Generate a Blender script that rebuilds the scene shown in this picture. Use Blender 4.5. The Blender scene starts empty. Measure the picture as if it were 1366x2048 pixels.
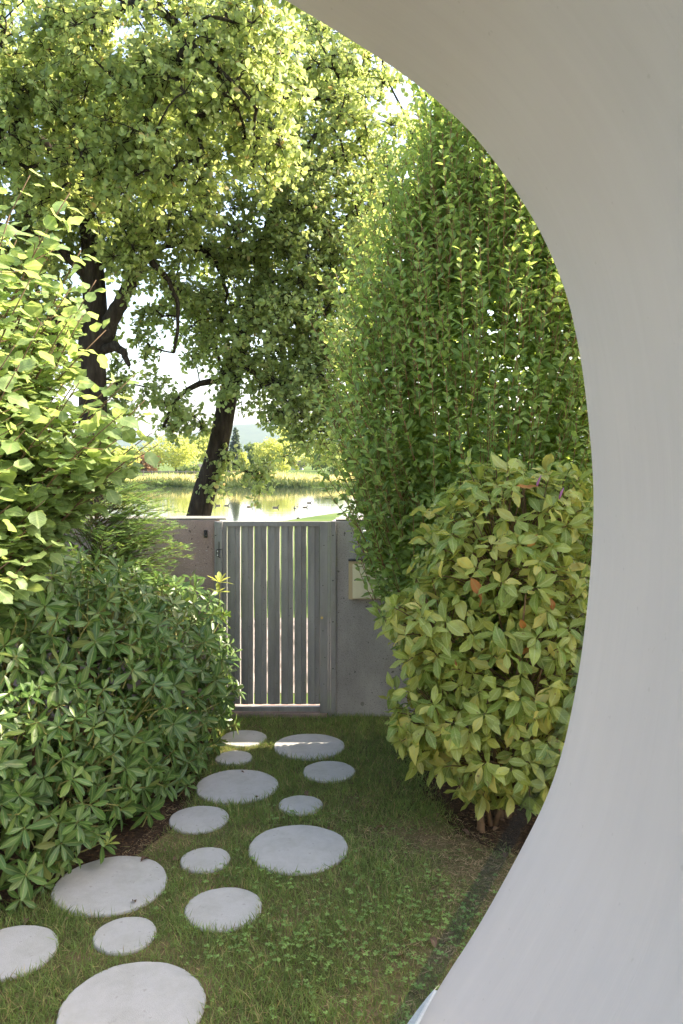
import bpy, bmesh, math, random
import numpy as np
from mathutils import Matrix, Vector

# ------------------------------------------------------------------ camera, world, sun, exposure
scene = bpy.context.scene
COL = scene.collection
CAMZ, F, HX, HY = 2.45, 1600.0, 683.0, 915.0          # eye height (m), focal length and horizon in photo pixels
SUN_AZ, SUN_EL = math.radians(70), math.radians(40)    # azimuth measured from +Y towards +X

cam_d = bpy.data.cameras.new('camera')
cam_d.sensor_fit = 'VERTICAL'
cam_d.sensor_height = 36.0
cam_d.lens = 36.0 * F / 2048.0
cam_d.shift_y = -(1024 - HY) / 2048.0
cam_d.clip_start, cam_d.clip_end = 0.05, 12000
cam = bpy.data.objects.new('camera', cam_d)
COL.objects.link(cam)
cam.location = (0, 0, CAMZ)
cam.rotation_euler = (math.radians(90), 0, 0)
scene.camera = cam

world = bpy.data.worlds.new('World')
scene.world = world
world.use_nodes = True
wn, wl = world.node_tree.nodes, world.node_tree.links
wn.clear()
sky = wn.new('ShaderNodeTexSky')
sky.sky_type = 'NISHITA'
sky.sun_disc = False
sky.sun_elevation = SUN_EL
sky.sun_rotation = SUN_AZ
sky.air_density, sky.dust_density, sky.ozone_density = 1.0, 3.0, 0.6
bg = wn.new('ShaderNodeBackground')
bg.inputs['Strength'].default_value = 0.15
wo = wn.new('ShaderNodeOutputWorld')
wl.new(sky.outputs[0], bg.inputs[0])
wl.new(bg.outputs[0], wo.inputs[0])

sun_d = bpy.data.lights.new('sun', 'SUN')
sun_d.energy = 3.7
sun_d.angle = math.radians(0.5)
sun_d.color = (1.0, 0.93, 0.80)
sun = bpy.data.objects.new('sun', sun_d)
COL.objects.link(sun)
SUND = Vector((math.sin(SUN_AZ) * math.cos(SUN_EL), math.cos(SUN_AZ) * math.cos(SUN_EL), math.sin(SUN_EL)))
sun.rotation_euler = (-SUND).to_track_quat('-Z', 'Y').to_euler()
sun.location = (20, 20, 30)

vs = scene.view_settings
vs.view_transform = 'Standard'
vs.look = 'None'
vs.exposure = 2.15
vs.gamma = 1.0
vs.use_curve_mapping = False
vs.use_white_balance = True
vs.white_balance_temperature = 7100
vs.white_balance_tint = 10
scene.render.engine = 'CYCLES'
cy = scene.cycles
cy.max_bounces = 12
cy.diffuse_bounces = 6
cy.glossy_bounces = 3
cy.transmission_bounces = 8
cy.transparent_max_bounces = 8
cy.volume_bounces = 1
cy.use_denoising = True
cy.sample_clamp_indirect = 6.0
cy.caustics_reflective = False
cy.caustics_refractive = False

rng = np.random.default_rng(11)
random.seed(5)


def at(px, py, Y):
    """a point of the place, surveyed from the photograph: pixel and depth -> metres"""
    return np.array([(px - HX) / F * Y, Y, CAMZ - (py - HY) / F * Y])


def gnd(px, py, z=0.0):
    Y = (CAMZ - z) * F / (py - HY)
    return np.array([(px - HX) / F * Y, Y, z])


def nrm(v):
    v = np.asarray(v, float)
    return v / np.maximum(np.linalg.norm(v, axis=-1, keepdims=True), 1e-9)


# ------------------------------------------------------------------ materials
def new_mat(name):
    m = bpy.data.materials.new(name)
    m.use_nodes = True
    m.node_tree.nodes.clear()
    return m, m.node_tree.nodes, m.node_tree.links


def nd(n, t, **kw):
    x = n.new(t)
    for k, v in kw.items():
        if k.startswith('i_'):
            x.inputs[k[2:].replace('_', ' ')].default_value = v
        else:
            setattr(x, k, v)
    return x


def ramp(n, stops, interp='LINEAR'):
    r = n.new('ShaderNodeValToRGB')
    r.color_ramp.interpolation = interp
    e = r.color_ramp.elements
    while len(e) < len(stops):
        e.new(0.5)
    for el, (p, c) in zip(e, stops):
        el.position = p
        el.color = (c[0], c[1], c[2], 1)
    return r


def math_n(n, l, op, a, b=None):
    m = n.new('ShaderNodeMath')
    m.operation = op
    for i, s in enumerate((a, b)):
        if s is None:
            continue
        if isinstance(s, (int, float)):
            m.inputs[i].default_value = s
        else:
            l.new(s, m.inputs[i])
    return m.outputs[0]


def mixc(n, l, fac, a, b, blend='MIX'):
    m = n.new('ShaderNodeMix')
    m.data_type = 'RGBA'
    m.blend_type = blend
    for sock, s in ((m.inputs[0], fac), (m.inputs[6], a), (m.inputs[7], b)):
        if isinstance(s, (int, float)):
            sock.default_value = s
        elif isinstance(s, tuple):
            sock.default_value = (s[0], s[1], s[2], 1)
        else:
            l.new(s, sock)
    return m.outputs[2]


def leaf_mat(name, stops, vein=(0.2, 0.25, 0.08), vein_amt=0.35, rough=0.42, trans=0.4, tcol=1.6, spec=0.4, side=0.25, spots=0.0, warm=(1.12, 1.0, 0.72), bright=1.06, sat=0.86):
    """leaf: every leaf its own tint, pale midrib and side veins, light shining through"""
    m, n, l = new_mat(name)
    geo = n.new('ShaderNodeNewGeometry')
    oi = n.new('ShaderNodeObjectInfo')
    r = math_n(n, l, 'FRACT', math_n(n, l, 'ADD', geo.outputs['Random Per Island'], oi.outputs['Random']))
    rp = ramp(n, stops)
    l.new(r, rp.inputs[0])
    col = rp.outputs[0]
    tc = n.new('ShaderNodeTexCoord')
    nz = nd(n, 'ShaderNodeTexNoise', i_Scale=9.0, i_Detail=3.0)
    l.new(geo.outputs['Position'], nz.inputs['Vector'])
    v = ramp(n, [(0.3, (0.72, 0.72, 0.72)), (0.7, (1.2, 1.2, 1.15))])
    l.new(nz.outputs[0], v.inputs[0])
    col = mixc(n, l, 1.0, col, v.outputs[0], 'MULTIPLY')
    if vein_amt > 0:
        au = nd(n, 'ShaderNodeAttribute', attribute_name='lu')
        av = nd(n, 'ShaderNodeAttribute', attribute_name='lv')
        ab = math_n(n, l, 'ABSOLUTE', au.outputs['Fac'])
        mid = math_n(n, l, 'LESS_THAN', ab, 0.13)
        s = math_n(n, l, 'SINE', math_n(n, l, 'MULTIPLY', math_n(n, l, 'SUBTRACT', av.outputs['Fac'], math_n(n, l, 'MULTIPLY', ab, 0.22)), 48.0))
        sv = math_n(n, l, 'MULTIPLY', math_n(n, l, 'GREATER_THAN', s, 0.82), side)
        fac = math_n(n, l, 'MULTIPLY', math_n(n, l, 'MAXIMUM', mid, sv), vein_amt)
        col = mixc(n, l, fac, col, vein)
    if spots > 0:
        ns = nd(n, 'ShaderNodeTexNoise', i_Scale=38.0, i_Detail=2.0)
        l.new(geo.outputs['Position'], ns.inputs['Vector'])
        sp = ramp(n, [(0.66, (0, 0, 0)), (0.72, (1, 1, 1))])
        l.new(ns.outputs[0], sp.inputs[0])
        col = mixc(n, l, math_n(n, l, 'MULTIPLY', sp.outputs[0], spots), col, (0.12, 0.06, 0.02))
    hs = n.new('ShaderNodeHueSaturation')
    hs.inputs['Saturation'].default_value = sat
    hs.inputs['Value'].default_value = bright
    l.new(col, hs.inputs['Color'])
    col = hs.outputs[0]
    p = nd(n, 'ShaderNodeBsdfPrincipled', i_Roughness=rough)
    p.inputs['Specular IOR Level'].default_value = spec
    l.new(col, p.inputs['Base Color'])
    t = n.new('ShaderNodeBsdfTranslucent')
    tw = mixc(n, l, 1.0, col, (warm[0] * tcol, warm[1] * tcol, warm[2] * tcol), 'MULTIPLY')
    l.new(tw, t.inputs['Color'])
    mx = n.new('ShaderNodeMixShader')
    mx.inputs[0].default_value = trans
    l.new(p.outputs[0], mx.inputs[1])
    l.new(t.outputs[0], mx.inputs[2])
    o = n.new('ShaderNodeOutputMaterial')
    l.new(mx.outputs[0], o.inputs[0])
    return m


def surf_mat(name, stops, scale=6.0, detail=6.0, rough=0.8, spec=0.3, metal=0.0, bump=0.3, bump_scale=None, stretch=(1, 1, 1), speck=None, bump_dist=0.01, dirt=None, distort=0.0):
    """general surface: noise tint, optional specks/pores, fine relief"""
    m, n, l = new_mat(name)
    tc = n.new('ShaderNodeTexCoord')
    mp = n.new('ShaderNodeMapping')
    mp.inputs['Scale'].default_value = stretch
    l.new(tc.outputs['Object'], mp.inputs['Vector'])
    nz = nd(n, 'ShaderNodeTexNoise', i_Scale=scale, i_Detail=detail, i_Roughness=0.6, i_Distortion=distort)
    l.new(mp.outputs[0], nz.inputs['Vector'])
    rp = ramp(n, stops)
    l.new(nz.outputs[0], rp.inputs[0])
    col = rp.outputs[0]
    h = nz.outputs[0]
    if speck:
        for (ssc, lo, hi, sc_col, amt) in speck:
            ns = nd(n, 'ShaderNodeTexNoise', i_Scale=ssc, i_Detail=2.0)
            l.new(tc.outputs['Object'], ns.inputs['Vector'])
            r2 = ramp(n, [(lo, (0, 0, 0)), (hi, (1, 1, 1))])
            l.new(ns.outputs[0], r2.inputs[0])
            col = mixc(n, l, math_n(n, l, 'MULTIPLY', r2.outputs[0], amt), col, sc_col)
    if dirt:
        dsc, dcol, damt = dirt
        nd2 = nd(n, 'ShaderNodeTexNoise', i_Scale=dsc, i_Detail=5.0, i_Roughness=0.65)
        mp2 = n.new('ShaderNodeMapping')
        mp2.inputs['Scale'].default_value = (1, 1, 0.35)
        l.new(tc.outputs['Object'], mp2.inputs['Vector'])
        l.new(mp2.outputs[0], nd2.inputs['Vector'])
        r3 = ramp(n, [(0.42, (0, 0, 0)), (0.68, (1, 1, 1))])
        l.new(nd2.outputs[0], r3.inputs[0])
        col = mixc(n, l, math_n(n, l, 'MULTIPLY', r3.outputs[0], damt), col, dcol)
    p = nd(n, 'ShaderNodeBsdfPrincipled', i_Roughness=rough, i_Metallic=metal)
    p.inputs['Specular IOR Level'].default_value = spec
    l.new(col, p.inputs['Base Color'])
    if bump > 0:
        nb = nd(n, 'ShaderNodeTexNoise', i_Scale=bump_scale or scale * 6, i_Detail=5.0)
        l.new(mp.outputs[0], nb.inputs['Vector'])
        b = nd(n, 'ShaderNodeBump', i_Strength=bump, i_Distance=bump_dist)
        l.new(nb.outputs[0], b.inputs['Height'])
        l.new(b.outputs[0], p.inputs['Normal'])
    o = n.new('ShaderNodeOutputMaterial')
    l.new(p.outputs[0], o.inputs[0])
    return m


M = {}
M['rhodo'] = leaf_mat('rhododendron_leaf', [(0.0, (0.055, 0.125, 0.024)), (0.45, (0.080, 0.165, 0.030)), (0.8, (0.105, 0.19, 0.036)), (0.93, (0.15, 0.23, 0.05)), (1.0, (0.20, 0.23, 0.06))],
                      vein=(0.26, 0.31, 0.10), vein_amt=0.55, rough=0.38, trans=0.22, tcol=2.0, spec=0.42, sat=0.94, side=0.0, bright=0.98)
M['shoot'] = leaf_mat('young_yellow_leaf', [(0.0, (0.28, 0.34, 0.05)), (1.0, (0.38, 0.42, 0.07))], trans=0.35, side=0.1)
M['hazel'] = leaf_mat('hazel_leaf', [(0.0, (0.13, 0.23, 0.05)), (0.5, (0.18, 0.29, 0.065)), (1.0, (0.23, 0.34, 0.08))],
                      vein=(0.32, 0.42, 0.12), vein_amt=0.5, rough=0.5, trans=0.42, tcol=2.2, side=0.55, spec=0.4, sat=0.78)
M['magnolia'] = leaf_mat('magnolia_leaf', [(0.0, (0.13, 0.20, 0.035)), (0.35, (0.20, 0.255, 0.045)), (0.7, (0.27, 0.30, 0.06)), (0.93, (0.36, 0.35, 0.075)), (1.0, (0.44, 0.38, 0.10))],
                         vein=(0.33, 0.38, 0.15), vein_amt=0.5, rough=0.42, trans=0.35, tcol=2.0, side=0.5, spots=0.7, spec=0.42, bright=1.2, sat=0.93)
M['brown_leaf'] = leaf_mat('withered_leaf', [(0.0, (0.24, 0.085, 0.02)), (0.6, (0.36, 0.14, 0.035)), (1.0, (0.42, 0.22, 0.07))], sat=1.0, trans=0.2, side=0.2, rough=0.7)
M['litter'] = leaf_mat('dry_brown_litter', [(0.0, (0.10, 0.05, 0.03)), (0.6, (0.17, 0.085, 0.05)), (1.0, (0.24, 0.15, 0.09))], trans=0.1, side=0.2, rough=0.8)
M['hedge'] = leaf_mat('hedge_leaf', [(0.0, (0.082, 0.140, 0.028)), (0.5, (0.125, 0.190, 0.040)), (0.85, (0.17, 0.235, 0.05)), (1.0, (0.23, 0.29, 0.07))],
                      vein=(0.22, 0.31, 0.09), vein_amt=0.4, rough=0.45, trans=0.42, tcol=2.4, side=0.0, spec=0.3, bright=1.58)
M['oak'] = leaf_mat('oak_leaf', [(0.0, (0.11, 0.175, 0.034)), (0.5, (0.155, 0.225, 0.042)), (0.9, (0.20, 0.265, 0.052)), (0.985, (0.24, 0.27, 0.06)), (1.0, (0.30, 0.18, 0.06))],
                    vein_amt=0.0, rough=0.5, trans=0.5, tcol=2.4, spec=0.35, bright=1.34, sat=0.70, warm=(1.10, 1.0, 0.72))
M['far_leaf'] = leaf_mat('far_leaf', [(0.0, (0.22, 0.27, 0.06)), (1.0, (0.32, 0.37, 0.09))], vein_amt=0, trans=0.55, tcol=2.2, rough=0.6, spec=0.2)
M['far_dark'] = leaf_mat('far_dark_leaf', [(0.0, (0.09, 0.15, 0.035)), (1.0, (0.14, 0.20, 0.05))], vein_amt=0, trans=0.4, tcol=2.0, rough=0.6, spec=0.2)
M['far_red'] = leaf_mat('far_copper_leaf', [(0.0, (0.24, 0.13, 0.06)), (1.0, (0.32, 0.19, 0.09))], vein_amt=0, trans=0.4, tcol=2.0, rough=0.6, spec=0.2)
M['spruce'] = leaf_mat('spruce_needle', [(0.0, (0.05, 0.085, 0.045)), (1.0, (0.08, 0.12, 0.055))], vein_amt=0, trans=0.15, rough=0.6, spec=0.2)
M['yew'] = leaf_mat('yew_needle', [(0.0, (0.06, 0.13, 0.025)), (0.7, (0.10, 0.18, 0.035)), (1.0, (0.17, 0.26, 0.05))], vein_amt=0, trans=0.35, tcol=2.0, rough=0.5, spec=0.3, bright=1.3)
M['reed'] = leaf_mat('reed_blade', [(0.0, (0.26, 0.28, 0.10)), (0.5, (0.46, 0.43, 0.20)), (1.0, (0.62, 0.54, 0.32))], vein_amt=0, trans=0.55, tcol=1.7, rough=0.6, spec=0.2, warm=(1.1, 1.0, .7))
M['shaded_reeds'] = leaf_mat('shaded_reed_blade', [(0.0, (0.06, 0.11, 0.03)), (1.0, (0.12, 0.17, 0.05))], vein_amt=0, trans=0.3, rough=0.6, spec=0.2)  # front reeds: shade on the belt's front put into dark green
M['grass'] = leaf_mat('grass_blade', [(0.0, (0.075, 0.125, 0.024)), (0.55, (0.11, 0.175, 0.034)), (0.82, (0.14, 0.20, 0.045)), (0.90, (0.22, 0.19, 0.08)), (1.0, (0.27, 0.21, 0.10))],
                      vein_amt=0, trans=0.35, tcol=2.0, rough=0.55, spec=0.2, bright=1.45)
M['clover'] = leaf_mat('clover_leaf', [(0.0, (0.10, 0.20, 0.035)), (1.0, (0.17, 0.28, 0.055))], vein_amt=0.0, trans=0.3, rough=0.5, spec=0.3, bright=1.3)
M['bark'] = surf_mat('oak_bark', [(0.3, (0.018, 0.014, 0.010)), (0.6, (0.05, 0.040, 0.030)), (0.75, (0.075, 0.075, 0.04))], scale=14, rough=0.95, spec=0.1, bump=1.0, bump_scale=22, stretch=(1, 1, 0.25), bump_dist=0.05)
M['twig'] = surf_mat('brown_twig', [(0.3, (0.11, 0.065, 0.035)), (0.7, (0.19, 0.12, 0.07))], scale=20, rough=0.8, bump=0.2)
M['red_twig'] = surf_mat('reddish_twig', [(0.3, (0.20, 0.09, 0.045)), (0.7, (0.27, 0.14, 0.07))], scale=20, rough=0.6, bump=0.0)
M['green_twig'] = surf_mat('yellow_green_twig', [(0.3, (0.26, 0.25, 0.08)), (0.7, (0.34, 0.30, 0.11))], scale=20, rough=0.6, bump=0.0)
M['soil'] = surf_mat('garden_soil', [(0.3, (0.030, 0.020, 0.014)), (0.55, (0.07, 0.045, 0.030)), (0.75, (0.13, 0.08, 0.05))], scale=30, rough=0.95, spec=0.1, bump=1.0, bump_scale=70, bump_dist=0.02,
                     speck=[(55, 0.62, 0.66, (0.22, 0.12, 0.06), 0.7)])
M['lawn_soil'] = surf_mat('lawn_turf_soil', [(0.30, (0.09, 0.095, 0.035)), (0.52, (0.14, 0.115, 0.055)), (0.72, (0.25, 0.17, 0.10))], scale=2.2, rough=0.95, spec=0.1, bump=0.8, bump_scale=60, bump_dist=0.02)
M['meadow'] = surf_mat('meadow_ground', [(0.3, (0.065, 0.11, 0.028)), (0.7, (0.11, 0.15, 0.042))], scale=0.6, rough=0.95, spec=0.1, bump=0.5, bump_scale=20, bump_dist=0.03)
M['stone'] = surf_mat('pale_washed_concrete', [(0.3, (0.42, 0.405, 0.40)), (0.7, (0.50, 0.485, 0.48))], scale=4, rough=0.85, spec=0.25, bump=0.6, bump_scale=260, bump_dist=0.004,
                      speck=[(170, 0.56, 0.70, (0.24, 0.23, 0.23), 0.6), (170, 0.58, 0.72, (0.66, 0.65, 0.64), 0.6), (26, 0.70, 0.74, (0.28, 0.26, 0.24), 0.55)],
                      dirt=(4.5, (0.28, 0.265, 0.235), 0.5))
M['concrete'] = surf_mat('exposed_grey_concrete', [(0.3, (0.35, 0.325, 0.32)), (0.7, (0.47, 0.44, 0.43))], scale=3, rough=0.9, spec=0.2, bump=0.7, bump_scale=110, bump_dist=0.006,
                         speck=[(120, 0.60, 0.66, (0.13, 0.12, 0.12), 0.7), (90, 0.64, 0.69, (0.48, 0.45, 0.43), 0.7), (28, 0.70, 0.72, (0.06, 0.055, 0.05), 0.8)],
                         dirt=(1.6, (0.19, 0.175, 0.17), 0.5))
M['concrete_warm_bounce'] = surf_mat('bounce_tinted_concrete', [(0.3, (0.34, 0.235, 0.21)), (0.7, (0.45, 0.325, 0.295))], scale=3, rough=0.9, spec=0.2, bump=0.7, bump_scale=110, bump_dist=0.006,  # pink tint puts the left wall's warm bounced light into the colour
                              speck=[(120, 0.60, 0.66, (0.17, 0.13, 0.12), 0.7), (80, 0.66, 0.70, (0.56, 0.50, 0.47), 0.8), (26, 0.70, 0.72, (0.08, 0.06, 0.05), 0.8)],
                              dirt=(1.8, (0.20, 0.15, 0.13), 0.5))
M['cap'] = surf_mat('weathered_concrete_top', [(0.3, (0.20, 0.19, 0.18)), (0.7, (0.30, 0.28, 0.26))], scale=8, rough=0.9, bump=0.6, bump_scale=90, dirt=(5, (0.10, 0.11, 0.07), 0.5))
M['zinc'] = surf_mat('galvanised_steel', [(0.3, (0.235, 0.225, 0.228)), (0.7, (0.32, 0.31, 0.312))], scale=10, rough=0.55, spec=0.5, metal=0.25, bump=0.12, bump_scale=90, stretch=(1, 1, 0.12),
                     dirt=(7, (0.17, 0.155, 0.15), 0.6), speck=[(60, 0.69, 0.71, (0.11, 0.09, 0.08), 0.7)])
M['black_metal'] = surf_mat('black_metal', [(0.3, (0.012, 0.012, 0.012)), (0.7, (0.02, 0.02, 0.02))], rough=0.35, spec=0.5, bump=0.0)
M['brass'] = surf_mat('brass', [(0.3, (0.5, 0.38, 0.14)), (0.7, (0.6, 0.45, 0.2))], rough=0.3, metal=1.0, bump=0)
M['cream'] = surf_mat('cream_painted_metal', [(0.3, (0.66, 0.60, 0.42)), (0.7, (0.72, 0.66, 0.48))], scale=3, rough=0.4, spec=0.5, bump=0.0, dirt=(6, (0.45, 0.40, 0.28), 0.25))
M['tan'] = surf_mat('tan_metal_frame', [(0.3, (0.44, 0.33, 0.19)), (0.7, (0.50, 0.39, 0.24))], scale=3, rough=0.4, spec=0.5, bump=0.0)
M['white_plastic'] = surf_mat('white_plastic', [(0.3, (0.75, 0.75, 0.75)), (0.7, (0.8, 0.8, 0.8))], rough=0.4, bump=0)
M['blue_plastic'] = surf_mat('blue_plastic', [(0.3, (0.10, 0.33, 0.52)), (0.7, (0.14, 0.38, 0.56))], rough=0.4, bump=0)
M['stucco'] = surf_mat('white_rough_stucco', [(0.3, (0.66, 0.65, 0.64)), (0.7, (0.74, 0.73, 0.72))], scale=20, rough=0.9, bump=1.0, bump_scale=160, bump_dist=0.006)
M['path'] = surf_mat('gravel_path_tree_shade', [(0.38, (0.08, 0.07, 0.06)), (0.66, (0.33, 0.28, 0.26))], scale=2.2, rough=0.95, bump=0.5, bump_scale=120)  # dark patches put spotty tree shade into the path colour
M['asphalt'] = surf_mat('pale_asphalt', [(0.3, (0.26, 0.26, 0.27)), (0.7, (0.33, 0.33, 0.34))], scale=8, rough=0.9, bump=0.3, bump_scale=120)
M['house_white'] = surf_mat('white_render', [(0.3, (0.72, 0.71, 0.70)), (0.7, (0.80, 0.79, 0.78))], scale=1, rough=0.9, bump=0.1)
M['roof_dark'] = surf_mat('dark_roof', [(0.3, (0.05, 0.045, 0.045)), (0.7, (0.09, 0.08, 0.075))], scale=2, rough=0.8, bump=0.2)
M['pane'] = surf_mat('dark_window_pane', [(0.3, (0.05, 0.06, 0.07)), (0.7, (0.08, 0.09, 0.10))], scale=1, rough=0.1, spec=0.6, bump=0)
M['wood_grey'] = surf_mat('grey_wood', [(0.3, (0.22, 0.18, 0.15)), (0.7, (0.32, 0.27, 0.22))], scale=6, rough=0.9, bump=0.2)
M['hill'] = surf_mat('forest_hill', [(0.3, (0.035, 0.06, 0.025)), (0.7, (0.07, 0.10, 0.04))], scale=0.02, rough=0.95, spec=0.05, bump=0.0)
M['goose'] = surf_mat('grey_brown_feathers', [(0.3, (0.10, 0.08, 0.065)), (0.7, (0.17, 0.14, 0.11))], scale=12, rough=0.8, bump=0.1)
M['goose_dark'] = surf_mat('dark_feathers', [(0.3, (0.02, 0.02, 0.02)), (0.7, (0.04, 0.035, 0.03))], scale=12, rough=0.7, bump=0)
M['goose_pale'] = surf_mat('pale_feathers', [(0.3, (0.6, 0.57, 0.52)), (0.7, (0.7, 0.67, 0.62))], scale=12, rough=0.8, bump=0)
M['petal'] = surf_mat('purple_petal', [(0.3, (0.22, 0.07, 0.17)), (0.7, (0.34, 0.14, 0.27))], scale=30, rough=0.5, bump=0)


def plaster_mat():
    """smooth off-white plaster of the reveal, faint trowel strokes running round the opening"""
    m, n, l = new_mat('off_white_plaster')
    s = nd(n, 'ShaderNodeAttribute', attribute_name='arc')
    t = nd(n, 'ShaderNodeAttribute', attribute_name='deep')
    cb = n.new('ShaderNodeCombineXYZ')
    l.new(math_n(n, l, 'MULTIPLY', s.outputs['Fac'], 2.2), cb.inputs[0])
    l.new(math_n(n, l, 'MULTIPLY', t.outputs['Fac'], 26.0), cb.inputs[1])
    n1 = nd(n, 'ShaderNodeTexNoise', i_Scale=1.0, i_Detail=6.0, i_Roughness=0.6, i_Distortion=0.6)
    l.new(cb.outputs[0], n1.inputs['Vector'])
    tc = n.new('ShaderNodeTexCoord')
    n2 = nd(n, 'ShaderNodeTexNoise', i_Scale=2.4, i_Detail=4.0)
    l.new(tc.outputs['Object'], n2.inputs['Vector'])
    c1 = ramp(n, [(0.3, (0.485, 0.452, 0.436)), (0.7, (0.510, 0.477, 0.460))])
    l.new(n1.outputs[0], c1.inputs[0])
    c2 = ramp(n, [(0.3, (0.96, 0.96, 0.965)), (0.7, (1.03, 1.02, 1.01))])
    l.new(n2.outputs[0], c2.inputs[0])
    col = mixc(n, l, 1.0, c1.outputs[0], c2.outputs[0], 'MULTIPLY')
    n3 = nd(n, 'ShaderNodeTexNoise', i_Scale=70.0, i_Detail=1.0)
    l.new(tc.outputs['Object'], n3.inputs['Vector'])
    sp = ramp(n, [(0.76, (0, 0, 0)), (0.79, (1, 1, 1))])
    l.new(n3.outputs[0], sp.inputs[0])
    col = mixc(n, l, math_n(n, l, 'MULTIPLY', sp.outputs[0], 0.35), col, (0.35, 0.32, 0.29))
    p = nd(n, 'ShaderNodeBsdfPrincipled', i_Roughness=0.62)
    p.inputs['Specular IOR Level'].default_value = 0.25
    l.new(col, p.inputs['Base Color'])
    b = nd(n, 'ShaderNodeBump', i_Strength=0.14, i_Distance=0.01)
    l.new(n1.outputs[0], b.inputs['Height'])
    l.new(b.outputs[0], p.inputs['Normal'])
    o = n.new('ShaderNodeOutputMaterial')
    l.new(p.outputs[0], o.inputs[0])
    return m


def water_mat():
    m, n, l = new_mat('lake_water')
    tc = n.new('ShaderNodeTexCoord')
    mp = n.new('ShaderNodeMapping')
    mp.inputs['Scale'].default_value = (0.35, 1.0, 1.0)
    l.new(tc.outputs['Object'], mp.inputs['Vector'])
    nz = nd(n, 'ShaderNodeTexNoise', i_Scale=1.6, i_Detail=3.0)
    l.new(mp.outputs[0], nz.inputs['Vector'])
    b = nd(n, 'ShaderNodeBump', i_Strength=0.07, i_Distance=0.05)
    l.new(nz.outputs[0], b.inputs['Height'])
    p = nd(n, 'ShaderNodeBsdfPrincipled', i_Roughness=0.04, i_IOR=1.333)
    p.inputs['Base Color'].default_value = (0.05, 0.06, 0.035, 1)
    l.new(b.outputs[0], p.inputs['Normal'])
    o = n.new('ShaderNodeOutputMaterial')
    l.new(p.outputs[0], o.inputs[0])
    return m


def glass_mat():
    m, n, l = new_mat('tinted_glass_edge')
    t = n.new('ShaderNodeBsdfTransparent')
    t.inputs[0].default_value = (0.78, 0.83, 0.86, 1)
    g = nd(n, 'ShaderNodeBsdfGlossy', i_Roughness=0.15)
    mx = n.new('ShaderNodeMixShader')
    mx.inputs[0].default_value = 0.012
    l.new(t.outputs[0], mx.inputs[1])
    l.new(g.outputs[0], mx.inputs[2])
    o = n.new('ShaderNodeOutputMaterial')
    l.new(mx.outputs[0], o.inputs[0])
    return m


M['plaster'] = plaster_mat()
M['water'] = water_mat()
M['glass'] = glass_mat()


# ------------------------------------------------------------------ object helpers
def tag(o, label=None, cat=None, group=None, kind=None):
    if label:
        o['label'] = label
    if cat:
        o['category'] = cat
    if group:
        o['group'] = group
    if kind:
        o['kind'] = kind
    return o


def thing(name, label, cat, loc=(0, 0, 0), group=None):
    o = bpy.data.objects.new(name, None)
    o.empty_display_size = 0.1
    COL.objects.link(o)
    o.location = Vector([float(c) for c in loc])
    return tag(o, label, cat, group)


def link(name, me, mat=None, parent=None):
    """a mesh whose vertices are in world metres; under a parent it keeps its place"""
    if mat is not None and not me.materials:
        me.materials.append(mat)
    o = bpy.data.objects.new(name, me)
    COL.objects.link(o)
    if parent is not None:
        o.parent = parent
        off = Vector(parent.location)
        q = parent.parent
        while q is not None:
            off = off + Vector(q.location)
            q = q.parent
        o.location = -off
    return o


def mesh_arrays(name, verts, loops, totals, smooth=False, attrs=None):
    me = bpy.data.meshes.new(name)
    verts = np.ascontiguousarray(verts, np.float32)
    me.vertices.add(len(verts))
    me.vertices.foreach_set('co', verts.ravel())
    me.loops.add(len(loops))
    me.loops.foreach_set('vertex_index', np.ascontiguousarray(loops, np.int32))
    me.polygons.add(len(totals))
    st = np.zeros(len(totals), np.int32)
    st[1:] = np.cumsum(totals)[:-1]
    me.polygons.foreach_set('loop_start', st)
    me.polygons.foreach_set('loop_total', np.ascontiguousarray(totals, np.int32))
    if smooth:
        me.polygons.foreach_set('use_smooth', np.ones(len(totals), bool))
    for k, a in (attrs or {}).items():
        at_ = me.attributes.new(k, 'FLOAT', 'POINT')
        at_.data.foreach_set('value', np.ascontiguousarray(a, np.float32))
    me.update(calc_edges=True)
    me.validate()
    return me


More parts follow.
